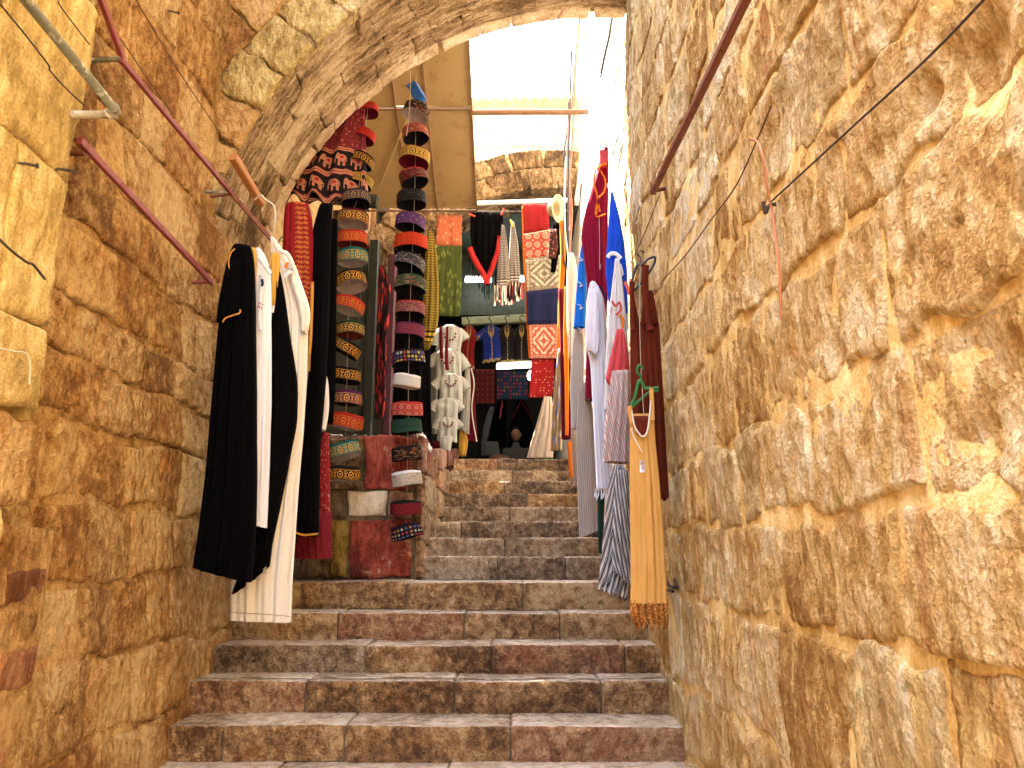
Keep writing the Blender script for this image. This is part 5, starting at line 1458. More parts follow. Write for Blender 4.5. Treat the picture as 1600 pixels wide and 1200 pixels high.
# pink striped blouse and red white dress
C_pinkst = cloth_pat('pink_grey_stripe', p_stripes(5, [(0.0, (0.66, 0.55, 0.48)), (0.28, (0.45, 0.10, 0.09)), (0.38, (0.55, 0.50, 0.48)), (0.52, (0.16, 0.13, 0.14)), (0.62, (0.60, 0.48, 0.44)), (0.85, (0.38, 0.16, 0.14))], ang=0.9), 0.85)
g = garment('striped_blouse', [(580, 956, 984), (620, 950, 985), (670, 944, 984), (710, 942, 984)], 4.42, C_pinkst, th=0.12, nf=4, fa=0.02, seed=38, hem=(12, 14), label='pink and grey striped blouse above the black and white skirt', cat='blouse')
C_redst = cloth_pat('white_red_embroidered', p_floral((0.70, 0.66, 0.64), [(0.70, 0.66, 0.64), (0.70, 0.66, 0.64), (0.55, 0.05, 0.05)], 9, 0.30), 0.85)
g = garment('white_dress', [(405, 961, 967), (440, 957, 973), (500, 950, 979), (560, 946, 983), (640, 944, 985)], 4.52, C_redst, th=0.10, nf=4, fa=0.018, seed=39, label='white dress with red embroidered flowers under the royal blue one', cat='dress')
garment('red_panel', [(515, 964, 974), (540, 958, 981), (570, 952, 984), (585, 950, 984), (612, 946, 972)], 4.44, C_coral, th=0.05, nf=3, fa=0.014, seed=40, parent=g, hem=(-22, 30), hempow=2)
strip('flower', [(956, 470), (962, 478), (968, 472), (970, 484), (962, 492)], 4.44, 1.6, C_coral, g)
strip('flower', [(968, 492), (974, 500), (972, 512)], 4.44, 2.0, C_orange, g)
# royal blue dress
g = garment('blue_dress', [(303, 954, 957), (330, 952, 966), (370, 949, 974), (420, 946, 980), (470, 950, 981), (515, 966, 982)], 4.62, C_blue, th=0.11, nf=4, fa=0.018, seed=41, label='royal blue dress with white lace trim hanging beside the maroon kaftan', cat='dress')
strip('lace_trim', [(949, 402), (955, 396), (963, 397), (970, 404)], 4.545, 3.0, C_lilacwhite, g)
strip('lace_trim', [(969, 412), (973, 428), (968, 430)], 4.545, 1.6, C_lilacwhite, g)
strip('lace_trim', [(979, 490), (981, 508), (980, 516)], 4.545, 1.3, C_lilacwhite, g)
hk = tube('hanger_hook', [at(956, 305, 4.62), at(953, 298, 4.62), at(949, 290, 4.64), at(953, 284, 4.66), at(958, 288, 4.66)], 0.004, M_whitewire, None, k=6); tag(hk, 'white wire hanger hook above the royal blue dress', 'hanger')
# maroon kaftan
g = garment('maroon_kaftan', [(233, 944, 950), (262, 936, 951), (290, 926, 951), (330, 914, 950), (370, 907, 950), (400, 912, 950), (440, 917, 950), (520, 916, 948), (580, 915, 944), (625, 914, 936)], 5.25, C_maroon, th=0.14, nf=5, fa=0.025, seed=42, label='long maroon kaftan with orange braid at the neck, highest on the right', cat='kaftan')
strip('painted_sun_patch', [(944, 234), (944, 246), (942, 258)], 5.14, 6.5, C_coral, g, th=0.03)  # coral strip paints the pink of sunlight on the kaftan's top
strip('braid', [(948, 256), (940, 258), (932, 266)], 5.13, 1.5, C_orange, g)
strip('braid', [(931, 265), (928, 285), (934, 310), (932, 335)], 5.13, 1.2, C_orange, g)
strip('braid', [(938, 266), (946, 282), (944, 300), (934, 312), (938, 330)], 5.13, 1.2, C_orange, g)
strip('braid', [(932, 318), (931, 338), (947, 334)], 5.13, 1.0, C_orange, g)
strip('tag_string', [(936, 340), (937, 380), (937, 420), (939, 412)], 5.13, 0.22, C_white, g)
# white blouse with fringe
g = garment('white_blouse', [(442, 922, 930), (458, 918, 942), (500, 915, 948), (540, 914, 949), (560, 922, 949), (640, 926, 950), (700, 929, 953), (765, 932, 960)], 4.92, C_lilacwhite, th=0.14, nf=5, fa=0.022, seed=43, label='white blouse and long white scarf with a frayed fringe', cat='blouse')
garment('sleeve', [(452, 920, 936), (500, 915, 938), (540, 915, 937), (555, 920, 932)], 4.82, C_lilacwhite, th=0.07, nf=3, fa=0.012, seed=44, parent=g, hem=(-8, 4), hemw=3)
strip('neck_opening', [(938, 447), (944, 460), (948, 470)], 4.83, 1.4, C_navy, g)
rg_ = random.Random(4)
for k in range(16):
    x = 931 + k * 1.9
    strip('fringe', [(x, 762), (x + rg_.uniform(-1.5, 1.5), 768), (x + rg_.uniform(-2, 2), 773 + rg_.uniform(0, 9))], 4.85 + rg_.uniform(0, 0.05), 0.9, C_lilacwhite, g, seg=1)
# bright blue garment
g = garment('blue_tunic', [(383, 909, 913), (410, 904, 916), (460, 900, 917), (512, 896, 914)], 5.45, C_blue2, th=0.08, nf=3, fa=0.014, seed=45, label='bright blue tunic with white stitching left of the maroon kaftan', cat='tunic')
for yy in (400, 440, 475, 512):
    strip('stitching', [(902, yy), (908, yy + 3), (906, yy + 8), (911, yy + 5)], 5.385, 0.5, C_white, g)
# long striped robes
C_brownst = cloth_pat('brown_grey_stripe', p_stripes(10, [(0.0, (0.40, 0.33, 0.27)), (0.35, (0.25, 0.19, 0.16)), (0.5, (0.36, 0.28, 0.23)), (0.75, (0.46, 0.40, 0.34))]), 0.85)
C_silver = cloth_pat('silver_beige_stripe', p_stripes(5, [(0.0, (0.55, 0.48, 0.40)), (0.4, (0.42, 0.36, 0.30)), (0.6, (0.60, 0.54, 0.47)), (0.85, (0.36, 0.31, 0.27))]), 0.6)
g = garment('striped_robe', [(600, 905, 922), (680, 900, 930), (760, 902, 935), (835, 905, 938)], 5.35, C_brownst, th=0.14, nf=5, fa=0.022, seed=46, hem=(6, -8), label='brown and grey striped robe reaching down to the upper stairs', cat='robe')
g = garment('silver_robe', [(505, 899, 909), (530, 895, 914), (600, 890, 913), (655, 892, 909), (670, 893, 905)], 5.55, C_silver, th=0.10, nf=4, fa=0.018, seed=47, label='silvery beige striped robe with a wide sleeve, behind the maroon kaftan', cat='robe')
garment('green_skirt', [(700, 934, 944), (760, 934, 946), (850, 934, 941), (865, 936, 940)], 4.98, C_green, th=0.06, nf=2, fa=0.01, seed=48, label='thin strip of dark green skirt beside the black and white stripes', cat='skirt')
# cluster at the shop entrance, right
C_sari = cloth_pat('gold_blue_white_floral', p_floral((0.34, 0.22, 0.11), [(0.03, 0.12, 0.55), (0.62, 0.60, 0.56), (0.20, 0.16, 0.12), (0.03, 0.10, 0.5)], 9, 0.46), 0.8)
C_sari2 = cloth_pat('white_red_stripe', p_stripes(6, [(0.0, (0.66, 0.56, 0.48)), (0.5, (0.5, 0.24, 0.17)), (0.65, (0.6, 0.5, 0.42))], ang=0.1), 0.8)
garment('floral_scarf', [(545, 872, 882), (600, 866, 882), (650, 862, 880), (704, 860, 878)], 7.6, C_sari, th=0.08, nf=3, fa=0.02, seed=50, label='gold scarf with blue and white flowers next to the green vase', cat='scarf')
garment('maroon_robe', [(452, 872, 884), (520, 874, 890), (600, 876, 893), (686, 877, 892)], 7.3, C_dkmaroon, th=0.10, nf=4, fa=0.02, seed=51, label='dark maroon robe with an orange sash at the shop entrance', cat='robe')
sc = garment('orange_scarf', [(448, 882, 888), (520, 880, 888), (600, 882, 889), (680, 883, 888)], 7.2, C_orange, th=0.03, nf=1, fa=0.008, seed=52, label='orange sash hanging over the dark maroon robe', cat='sash')
garment('patterned_scarf', [(396, 890, 896), (412, 886, 901), (440, 885, 903), (520, 886, 900), (560, 889, 896)], 6.9, C_sari2, th=0.06, nf=3, fa=0.015, seed=53, label='white and rust striped scarf below the cables', cat='scarf')
garment('beige_robe', [(620, 850, 862), (650, 842, 866), (690, 830, 866), (715, 823, 864)], 8.2, C_beige, th=0.10, nf=3, fa=0.02, seed=54, label='beige robe spread sideways by the shop entrance', cat='robe')
garment('orange_dress', [(690, 886, 896), (720, 888, 894), (745, 890, 895)], 7.3, C_orange, th=0.06, nf=2, fa=0.01, seed=55, label='small part of an orange brown dress at the top stair', cat='dress')
garment('brown_robe', [(655, 892, 902), (720, 894, 906), (760, 896, 906)], 6.7, C_beige, th=0.08, nf=3, fa=0.015, seed=56, label='beige brown robe end beside the top stairs', cat='robe')

# ================================================================ cables at the end of the right wall
M_redc = paint_mat('faded_red_cable', (0.55, 0.12, 0.06), 0.5, (0.6, 0.3, 0.2), 0.3)
M_blackc = paint_mat('black_cable', (0.02, 0.018, 0.018), 0.5, (0.05, 0.04, 0.035), 0.3)
M_whitec = paint_mat('white_cable', (0.7, 0.66, 0.6), 0.5, (0.6, 0.5, 0.4), 0.3)
def cable(px, d, r, m, lab):
    o = tube('cable', [at(x, y, d + (e[0] if e else 0)) for (x, y, *e) in px], r, m, None, k=7)
    tag(o, lab, 'cable')
cable([(906, 28), (900, 80), (895, 150), (889, 200), (887, 260), (893, 330), (889, 400), (893, 455)], 8.3, 0.016, M_redc, 'thick faded red cable in the bundle on the sunlit wall')
cable([(910, 28), (904, 60), (899, 120), (897, 160), (893, 240), (888, 300), (890, 360)], 8.25, 0.011, M_redc, 'thinner red cable beside the thick one')
cable([(893, 80), (890, 180), (888, 260), (888, 380), (893, 440)], 8.2, 0.012, M_blackc, 'black cable running straight down the bundle')
cable([(889, 160), (887, 200), (882, 235), (884, 270), (881, 340), (880, 400), (890, 438)], 8.35, 0.010, M_blackc, 'black cable bowing out leftwards from the bundle')
cable([(912, 42), (908, 110), (904, 180), (900, 230)], 8.3, 0.007, M_whitec, 'thin white cable loose on the sunlit wall')
cable([(884, 245), (882, 300), (883, 360), (889, 410)], 8.15, 0.009, M_whitec, 'white cable tied to the lower part of the bundle')
cable([(962, 2), (955, 35), (951, 60), (944, 90), (938, 120)], 5.7, 0.013, M_blackc, 'black cable coming down from under the arch crown')

# ================================================================ shop: scarves across the lane
def hang_rail(x0, x1, y, d, mat, r, lab, cat='rail'):
    o = tube('rail', [at(x0, y, d), at((x0 + x1) / 2, y + 0.5, d), at(x1, y, d)], r, mat, None, k=8)
    return tag(o, lab, cat)
def lamp_mat(name, col, strength):
    t = NT(name)
    e = t.n('ShaderNodeEmission', Color=col, Strength=strength)
    t.t.links.new(e, t.out.inputs['Surface'])
    return t.mat
M_tube = lamp_mat('lit_fluorescent_tube', (0.93, 1.0, 0.95), 2.6)
M_bulb = lamp_mat('lit_bulb', (1.0, 1.0, 0.92), 7.0)
wb = beam('white_batten', at(745, 318, 9.3), at(886, 313, 9.3), 0.045, 0.05, M_paper, None, segs=3); tag(wb, 'long white batten spanning the lane above the hanging scarves', 'batten')
hang_rail(655, 895, 330, 9.2, M_wire, 0.006, 'thin line across the lane on which the scarves hang')
C_or = cloth_pat('coral_scroll_print', p_floral((0.50, 0.14, 0.07), [(0.62, 0.36, 0.20), (0.60, 0.30, 0.16), (0.42, 0.09, 0.05)], 8, 0.42), 0.85)
C_olive = cloth_pat('olive_leaf_print', p_floral((0.055, 0.075, 0.018), [(0.17, 0.20, 0.045), (0.08, 0.10, 0.02), (0.14, 0.17, 0.035)], 9, 0.48), 0.85)
C_ykef = cloth_pat('black_yellow_check', p_keff((0.48, 0.32, 0.035), (0.03, 0.022, 0.01), 22), 0.85)
C_bkef = cloth_pat('white_grey_check', p_keff((0.52, 0.45, 0.40), (0.05, 0.04, 0.04), 14), 0.85)
C_s1 = cloth_pat('deep_red_print', p_floral((0.26, 0.010, 0.014), [(0.34, 0.03, 0.02), (0.20, 0.01, 0.012)], 18, 0.4), 0.85)
C_s2 = cloth_pat('red_white_medallions', p_medal((0.46, 0.06, 0.045), (0.72, 0.50, 0.34), 3, 3), 0.85)
C_s3 = cloth_pat('beige_diamond_weave', p_diamond((0.20, 0.17, 0.12), (0.55, 0.50, 0.38), 1, 1, 5, (0.25, 0.2, 0.14)), 0.85)
C_s5 = cloth_pat('pink_diamond_weave', p_diamond((0.50, 0.09, 0.06), (0.78, 0.56, 0.42), 1, 1, 4.5, (0.55, 0.12, 0.08)), 0.85)
C_s6 = cloth_pat('red_sequin_cloth', p_check((0.32, 0.010, 0.014), [(0.36, 0.02, 0.02), (0.36, 0.02, 0.02), (0.36, 0.02, 0.02), (0.8, 0.55, 0.25), (0.34, 0.02, 0.05), (0.30, 0.02, 0.02)], 14, 14, 0.3), 0.8)
C_dimlace = cloth('shade_darkened_grey_lace', (0.07, 0.075, 0.075))  # grey lace darkened in its colour to stand in for the shop's dimness
C_redemb = cloth_pat('red_embroidery', p_floral((0.44, 0.02, 0.02), [(0.20, 0.008, 0.01), (0.55, 0.05, 0.04)], 5, 0.4), 0.8)
ykg = garment('yellow_keffiyeh', [(362, 669, 677), (400, 664, 683), (450, 662, 686), (510, 660, 685), (530, 661, 676), (546, 663, 670)], 8.1, C_ykef, th=0.06, nf=3, fa=0.025, seed=60, label='yellow and black checked scarf hanging left of the shop opening', cat='scarf')
garment('orange_scarf', [(336, 683, 722), (360, 682, 721), (384, 681, 722)], 8.95, C_or, nf=2, fa=0.008, seed=61, flat=True, label='coral red patterned cloth pegged above the olive green one', cat='scarf')
garment('green_scarf', [(384, 681, 722), (440, 681, 721), (494, 680, 719)], 8.93, C_olive, nf=3, fa=0.010, seed=62, flat=True, label='olive green leaf patterned cloth beneath the coral red one', cat='scarf')
g = garment('black_shawl', [(332, 736, 786), (360, 734, 786), (390, 737, 782), (415, 747, 773), (446, 759, 764)], 8.9, C_black2, nf=5, fa=0.03, seed=63, flat=True, label='black triangular shawl with a bright red border', cat='shawl')
strip('red_border', [(734, 386, 0), (739, 400), (748, 416), (756, 430), (761, 443)], 8.85, 4.2, C_redemb, g, th=0.012, fold=0.01)
strip('red_border', [(781, 368), (778, 392), (771, 412), (765, 428), (761, 443)], 8.85, 3.8, C_redemb, g, th=0.012, fold=0.01)
for k in range(26):
    f = k / 25
    x = 733 + f * 52
    y0 = 400 + (1 - abs(f - 0.53) / 0.53) * 44
    strip('fringe', [(x, y0), (x + rg_.uniform(-2, 2), y0 + 16), (x + rg_.uniform(-2, 2), y0 + 26)], 8.9, 0.5, C_black2, g, seg=1)
for (i, rows, lab) in ((0, [(352, 784, 788), (380, 781, 793), (430, 777, 798), (452, 776, 798)], 'white and grey checked scarf with pink tassels, nearer the black shawl'),
                       (1, [(346, 799, 803), (380, 796, 810), (430, 795, 813), (446, 798, 812)], 'white and grey checked scarf pegged with a yellow peg')):
    g = garment('checked_scarf', rows, 8.85, C_bkef, th=0.05, nf=3, fa=0.02, seed=64 + i, label=lab, cat='scarf')
    for k in range(14):
        x = rows[-1][1] - 3 + k * (rows[-1][2] - rows[-1][1] + 6) / 13
        y0 = rows[-1][0] - 6
        mm = C_coral if k % 4 == 1 else C_cream
        strip('tassel', [(x, y0), (x + rg_.uniform(-2, 2), y0 + 12), (x + rg_.uniform(-1, 1), y0 + rg_.uniform(20, 32))], 8.80, 1.3, mm, g, seg=2)
M_yelpl = paint_mat('yellow_plastic', (0.7, 0.55, 0.05), 0.4, (0.6, 0.5, 0.1), 0.0)
o = beam('clothes_peg', at(797, 343, 8.8), at(801, 354, 8.8), 0.02, 0.02, M_yelpl); tag(o, 'yellow clothes peg on the checked scarf', 'peg')
o = beam('clothes_peg', at(733, 334, 8.85), at(742, 338, 8.85), 0.016, 0.02, M_coralpl); tag(o, 'red clothes peg at the left corner of the black shawl', 'peg')
o = beam('clothes_peg', at(787, 326, 8.85), at(783, 336, 8.85), 0.016, 0.02, M_coralpl); tag(o, 'red clothes peg at the right corner of the black shawl', 'peg')
garment('scarf', [(319, 817, 856), (362, 819, 859)], 8.95, C_s1, nf=2, fa=0.008, seed=70, flat=True, n=8, hem=(4, -3), label='deep red cloth at the top of the column of folded scarves', cat='scarf', group='column of folded scarves')
garment('scarf', [(362, 818, 858), (402, 821, 861)], 8.92, C_s2, nf=2, fa=0.008, seed=71, flat=True, n=8, topt=(4, -3), hem=(4, -2), label='red cloth with white medallions, second down the column of scarves', cat='scarf', group='column of folded scarves')
garment('scarf', [(402, 821, 878), (453, 823, 880)], 8.90, C_s3, nf=2, fa=0.010, seed=72, flat=True, n=8, topt=(5, -4), hem=(3, -3), label='beige cloth woven with diamonds, in the column of scarves', cat='scarf', group='column of folded scarves')
garment('scarf', [(453, 822, 877), (505, 824, 876)], 8.88, C_navy, nf=2, fa=0.010, seed=73, flat=True, n=8, topt=(3, -3), hem=(2, 0), label='plain navy cloth, in the column of scarves', cat='scarf', group='column of folded scarves')
garment('scarf', [(505, 826, 873), (560, 829, 870)], 8.90, C_s5, nf=2, fa=0.010, seed=74, flat=True, n=8, topt=(0, 0), label='pink and white diamond cloth beneath the navy one', cat='scarf', group='column of folded scarves')
garment('scarf', [(561, 830, 866), (600, 828, 866), (621, 826, 862)], 8.93, C_s6, nf=2, fa=0.012, seed=75, flat=True, n=10, label='red sequinned cloth, lowest of the column of scarves', cat='scarf', group='column of folded scarves')
strip_o = garment('orange_ribbon', [(322, 815, 818), (400, 817, 821), (480, 821, 824), (560, 826, 829)], 8.97, C_orange, nf=1, fa=0.004, seed=76, flat=True, nu=4, label='orange edging ribbon down the column of scarves', cat='ribbon')
# cream hat and dark scarves by the cables
M_straw = cloth('cream_straw', (0.50, 0.42, 0.24), (0.40, 0.33, 0.18))
c = at(869, 326, 8.6)
hh = empty('sun_hat', tuple(c), 'cream sun hat hung on its side beside the cables', 'hat')
lathe('crown', [(0.095, 0.0), (0.09, 0.06), (0.075, 0.085), (0.01, 0.095)], M_straw, hh, 24)
lathe('brim', [(0.094, 0.0), (0.13, -0.012), (0.17, -0.03), (0.17, -0.035), (0.13, -0.018), (0.09, -0.006)], M_straw, hh, 24)
hh.rotation_euler = (math.radians(-80), math.radians(12), math.radians(62))
garment('black_scarf', [(348, 862, 878), (380, 863, 877), (425, 860, 868)], 8.7, C_black2, th=0.06, nf=3, fa=0.02, seed=78, label='black scarf below the cream sun hat', cat='scarf')
C_dfl = cloth_pat('dark_red_flower_print', p_floral((0.05, 0.02, 0.02), [(0.5, 0.15, 0.1), (0.5, 0.35, 0.2), (0.3, 0.03, 0.03)], 10, 0.4), 0.85)
garment('flowered_scarf', [(358, 858, 870), (385, 857, 872), (404, 856, 868)], 8.62, C_dfl, th=0.04, nf=2, fa=0.012, seed=79, label='dark flowered scarf partly over the beige diamond cloth', cat='scarf')
garment('rust_scarf', [(345, 874, 882), (400, 876, 884), (470, 872, 880), (560, 870, 876)], 8.4, C_orange, th=0.05, nf=2, fa=0.014, seed=80, label='rust orange scarf hanging beside the column of scarves', cat='scarf')

# white blouses column
C_embw = cloth_pat('white_embroidered', p_floral((0.40, 0.40, 0.37), [(0.40, 0.40, 0.37), (0.44, 0.43, 0.40), (0.20, 0.08, 0.07), (0.40, 0.40, 0.37)], 13, 0.3), 0.85)
def blouse(cx, y0, w, h, d, lab, sd, mat=C_embw, sl=True, cat='blouse', name='embroidered_blouse', fl=True):
    lean = ((sd * 7) % 5 - 2) * 1.2
    g = garment(name, [(y0, cx - w * 0.13, cx + w * 0.13), (y0 + h * 0.07, cx - w * 0.30, cx + w * 0.30), (y0 + h * 0.25, cx - w * 0.36, cx + w * 0.37), (y0 + h * 0.6, cx - w * 0.35 + lean, cx + w * 0.34 + lean), (y0 + h, cx - w * 0.37 + lean, cx + w * 0.36 + lean)], d, mat, th=0.09, nf=3, fa=0.02, seed=sd, n=16, label=lab, cat=cat, hem=(lean, -lean), hemw=1.5)
    if sl:
        for s_ in (-1, 1):
            strip('sleeve', [(cx + s_ * w * 0.22, y0 + h * 0.16), (cx + s_ * w * 0.36, y0 + h * 0.26), (cx + s_ * w * (0.47 + 0.02 * lean), y0 + h * (0.43 + 0.03 * lean * s_))], d - 0.005 + 0.012 * s_, w * 0.135, mat, g, th=0.045)
    if fl:
        for k in range(7):
            a = k / 6 * math.pi
            x = cx + math.cos(a) * w * 0.16; y = y0 + h * 0.22 + math.sin(a) * h * 0.16
            strip('embroidery', [(x - 1, y - 1), (x + 1, y + 1)], d - 0.068, 1.2, C_dkmaroon, g, seg=1)
    return g
blouse(703, 508, 56, 62, 9.0, 'white embroidered blouse, top of the column of white blouses', 90)
blouse(699, 545, 58, 60, 8.9, 'white embroidered blouse with wide sleeves, second in the column', 92)
blouse(704, 584, 52, 50, 8.8, 'white blouse with a flower spray on the chest, third in the column', 94)
blouse(698, 622, 50, 42, 8.7, 'plain fronted white blouse on a wire hanger, fourth in the column', 96, fl=False)
blouse(700, 652, 44, 38, 8.62, 'ruffled white blouse with embroidery, fifth in the column', 98)
garment('embroidered_blouse', [(682, 690, 708), (692, 686, 706), (712, 692, 703)], 8.55, C_embw, th=0.08, nf=3, fa=0.012, seed=100, n=10, label='crumpled white blouse lowest in the column, touching the stair top', cat='blouse')
garment('white_trousers', [(568, 674, 684), (620, 673, 684), (678, 672, 682)], 9.1, C_white3, th=0.06, nf=2, fa=0.01, seed=101, label='white trousers hanging behind the column of white blouses', cat='trousers')
garment('white_tunic', [(572, 727, 733), (600, 725, 736), (675, 718, 733)], 9.2, C_white3, th=0.08, nf=3, fa=0.014, seed=102, hem=(-6, 4), label='long white tunic beside the maroon dress in the shop', cat='tunic')
g = garment('maroon_dress', [(572, 731, 738), (620, 731, 742), (690, 730, 746)], 9.5, C_dkmaroon, th=0.10, nf=4, fa=0.018, seed=103, label='maroon dress with a white edge right of the white tunic', cat='dress')
strip('white_edge', [(736, 575), (741, 600), (737, 640), (745, 690)], 9.42, 0.9, C_cream, g)
garment('yellow_skirt', [(668, 718, 726), (690, 717, 732), (712, 717, 728)], 9.3, C_yellow, th=0.08, nf=4, fa=0.02, seed=104, hemw=3, label='yellow ochre skirt below the white tunic', cat='skirt')
garment('rust_scarf', [(510, 686, 691), (560, 687, 693)], 8.75, C_dkmaroon, th=0.04, nf=1, fa=0.01, seed=105, label='narrow rust red scarf over the top white blouse, left one', cat='scarf')
garment('rust_scarf', [(510, 697, 701), (560, 694, 700), (578, 696, 702)], 8.74, C_dkmaroon, th=0.04, nf=1, fa=0.01, seed=106, label='narrow rust red scarf over the top white blouse, right one', cat='scarf')
garment('red_bundle', [(690, 668, 696), (704, 672, 692)], 8.9, C_dkredfl, th=0.15, nf=3, fa=0.02, seed=107, label='dark red folded cloth lying behind the platform corner', cat='cloth')

# dresses on the beam inside
def fn_emb(base):
    def f(t, u, v, uv):
        cu = t.m('ABSOLUTE', t.m('SUBTRACT', u, 0.5))
        r = t.m('SQRT', t.m('ADD', t.m('MULTIPLY', cu, cu), t.m('MULTIPLY', t.m('MULTIPLY', t.m('SUBTRACT', v, 0.98), 0.6), t.m('MULTIPLY', t.m('SUBTRACT', v, 0.98), 0.6))))
        m = mx(t, band(t, r, 0.13, 0.2, 0.01), t.m('MULTIPLY', t.m('LESS_THAN', cu, 0.035), t.step(t.noise(uv, 22, 2), 0.45, 0.55)), t.m('MULTIPLY', t.m('LESS_THAN', v, 0.04), 1.0))
        return t.mix(m, base, (0.42, 0.28, 0.08))
    return f
E_blue = cloth_pat('blue_gold_embroidered', fn_emb((0.012, 0.03, 0.24)), 0.8)
E_black = cloth_pat('black_gold_embroidered', fn_emb((0.012, 0.012, 0.014)), 0.8)
E_red = cloth_pat('red_gold_embroidered', fn_emb((0.22, 0.012, 0.015)), 0.8)
for (cx, w, m, lab, sd, hgt) in ((733, 30, E_red, 'red embroidered dress on the beam, nearest the white blouses', 110, 66), (767, 42, E_blue, 'royal blue dress with gold embroidered neck on the beam', 112, 56),
                            (792, 32, E_black, 'black dress with gold embroidery right of the blue dress', 114, 58), (815, 32, E_black, 'black embroidered dress next to the column of scarves', 116, 58)):
    blouse(cx, 508, w, hgt, 11.45, lab, sd, m, True, 'dress', 'embroidered_dress', False)
    hk = tube('hanger_hook', [at(cx, 510, 11.42), at(cx, 502, 11.42), at(cx - 3, 497, 11.42), at(cx + 1, 492, 11.42), at(cx + 4, 495, 11.42)], 0.008, M_blackpl, None, k=6)
    tag(hk, 'black hanger hook on the pale green beam above the ' + {110: 'red', 112: 'blue', 114: 'first black', 116: 'second black'}[sd] + ' dress', 'hanger')
# rugs / cushion cloths below
C_r1 = cloth_pat('dark_red_weave', p_medal((0.10, 0.010, 0.012), (0.26, 0.05, 0.03), 4, 6), 0.9)
C_r2 = cloth_pat('blue_red_weave', p_check((0.018, 0.035, 0.07), [(0.30, 0.03, 0.04), (0.02, 0.04, 0.08), (0.25, 0.12, 0.04), (0.02, 0.05, 0.09), (0.32, 0.02, 0.05)], 10, 8, 0.2), 0.9)
garment('woven_cloth', [(577, 742, 773), (630, 743, 773)], 12.4, C_r1, nf=2, fa=0.01, seed=120, flat=True, n=8, label='dark red woven cloth at the back of the shop', cat='cloth')
garment('woven_cloth', [(580, 776, 826), (624, 776, 824)], 12.4, C_r2, nf=2, fa=0.01, seed=121, flat=True, n=8, label='blue cloth with red woven pattern under the lit tube lamp', cat='cloth')
# black garments with pink necklines
g = garment('black_dress', [(624, 808, 820), (650, 800, 830), (712, 792, 838)], 12.6, C_black, th=0.15, nf=3, fa=0.02, seed=122, label='black dress with a pink edged neckline at the back of the shop', cat='dress')
strip('neck_edge', [(814, 626), (806, 642), (800, 654)], 12.48, 0.7, C_dkmaroon, g)
strip('neck_edge', [(814, 626), (824, 642), (830, 656)], 12.48, 0.7, C_dkmaroon, g)
g = garment('black_dress', [(626, 780, 790), (650, 770, 792), (712, 762, 790)], 12.7, C_black, th=0.15, nf=3, fa=0.02, seed=123, label='black dress with a pale pink neck stripe behind the seated man', cat='dress')
strip('neck_edge', [(785, 626), (783, 640), (781, 654)], 12.58, 0.9, C_coral, g)
garment('grey_scarf', [(636, 766, 772), (660, 756, 768), (690, 752, 760)], 12.2, C_dimlace, th=0.04, nf=1, fa=0.01, seed=124, label='grey scarf slanting down in the dark of the shop', cat='scarf')
garment('red_cap_stack', [(625, 836, 844), (660, 835, 846)], 11.8, C_redfloral, th=0.08, nf=1, fa=0.01, seed=125, label='red flowered cloth hanging behind the beige robe', cat='cloth') if False else None

# lamps in the shop
def tubelamp(x0, y0, x1, y1, d, r, lab):
    a, b = at(x0, y0, d), at(x1, y1, d)
    e = empty('fluorescent_lamp', tuple((a + b) / 2), lab, 'lamp')
    tube('lamp_tube', [a, b], r, M_tube, e, k=10, sub=1)
    beam('housing', a + np.array([0, 0.03, r * 2.0]), b + np.array([0, 0.03, r * 2.0]), 0.06, 0.03, M_paper, e)
    return e
tubelamp(776, 574, 832, 571, 10.9, 0.030, 'lit white fluorescent tube lamp above the seated man')
tubelamp(727, 438, 768, 438, 11.6, 0.034, 'lit tube lamp glimpsed left under the black shawl')
tubelamp(799, 437, 838, 437, 11.6, 0.034, 'lit tube lamp glimpsed right behind the checked scarves')
c = at(829, 586, 10.6)
e = empty('light_bulb', tuple(c), 'lit white bulb hanging beside the red sequinned cloth', 'lamp')
lathe('bulb', [(0.002, -0.075), (0.022, -0.07), (0.04, -0.045), (0.045, -0.01), (0.036, 0.03), (0.02, 0.055), (0.014, 0.062)], M_bulb, e, 16)
lathe('socket', [(0.016, 0.06), (0.018, 0.09), (0.004, 0.1)], M_blackpl, e, 12)

# green vase
M_vase = paint_mat('green_glass', (0.01, 0.20, 0.09), 0.12, (0.02, 0.3, 0.15), 0.2)
c = at(855, 716, 8.85)
vz = empty('vase', (float(c[0]), float(c[1]), 1.088), 'round green vase with a narrow neck on the top stair', 'vase')
o = lathe('body', [(0.035, 0.0), (0.060, 0.015), (0.068, 0.05), (0.060, 0.085), (0.032, 0.11), (0.026, 0.13), (0.027, 0.17), (0.034, 0.185), (0.030, 0.186), (0.022, 0.16)], M_vase, vz, 24)
# crumpled white plastic on the platform corner
M_plast = paint_mat('crumpled_white_plastic', (0.80, 0.78, 0.80), 0.35, (0.6, 0.58, 0.6), 0.2)
rg2 = random.Random(8)
vs, fs = [], []
for k in range(9):
    c = at(657 + k * 1.7 + rg2.uniform(-1, 1), 680 + k * 2.7, 6.1)
    r = rg2.uniform(0.022, 0.038)
    o_ = len(vs)
    for i in range(5):
        for j in range(7):
            th_, ph_ = math.pi * i / 4, 2 * math.pi * j / 7
            rr_ = r * rg2.uniform(0.6, 1.25)
            vs.append((c[0] + rr_ * math.sin(th_) * math.cos(ph_), c[1] + rr_ * math.sin(th_) * math.sin(ph_), c[2] + rr_ * math.cos(th_)))
    fs += grid_faces(5, 7, o_, True)
o = mesh_obj('plastic_bag', vs, fs, M_plast, smooth=False); tag(o, 'crumpled white plastic bag on the corner of the platform', 'bag')
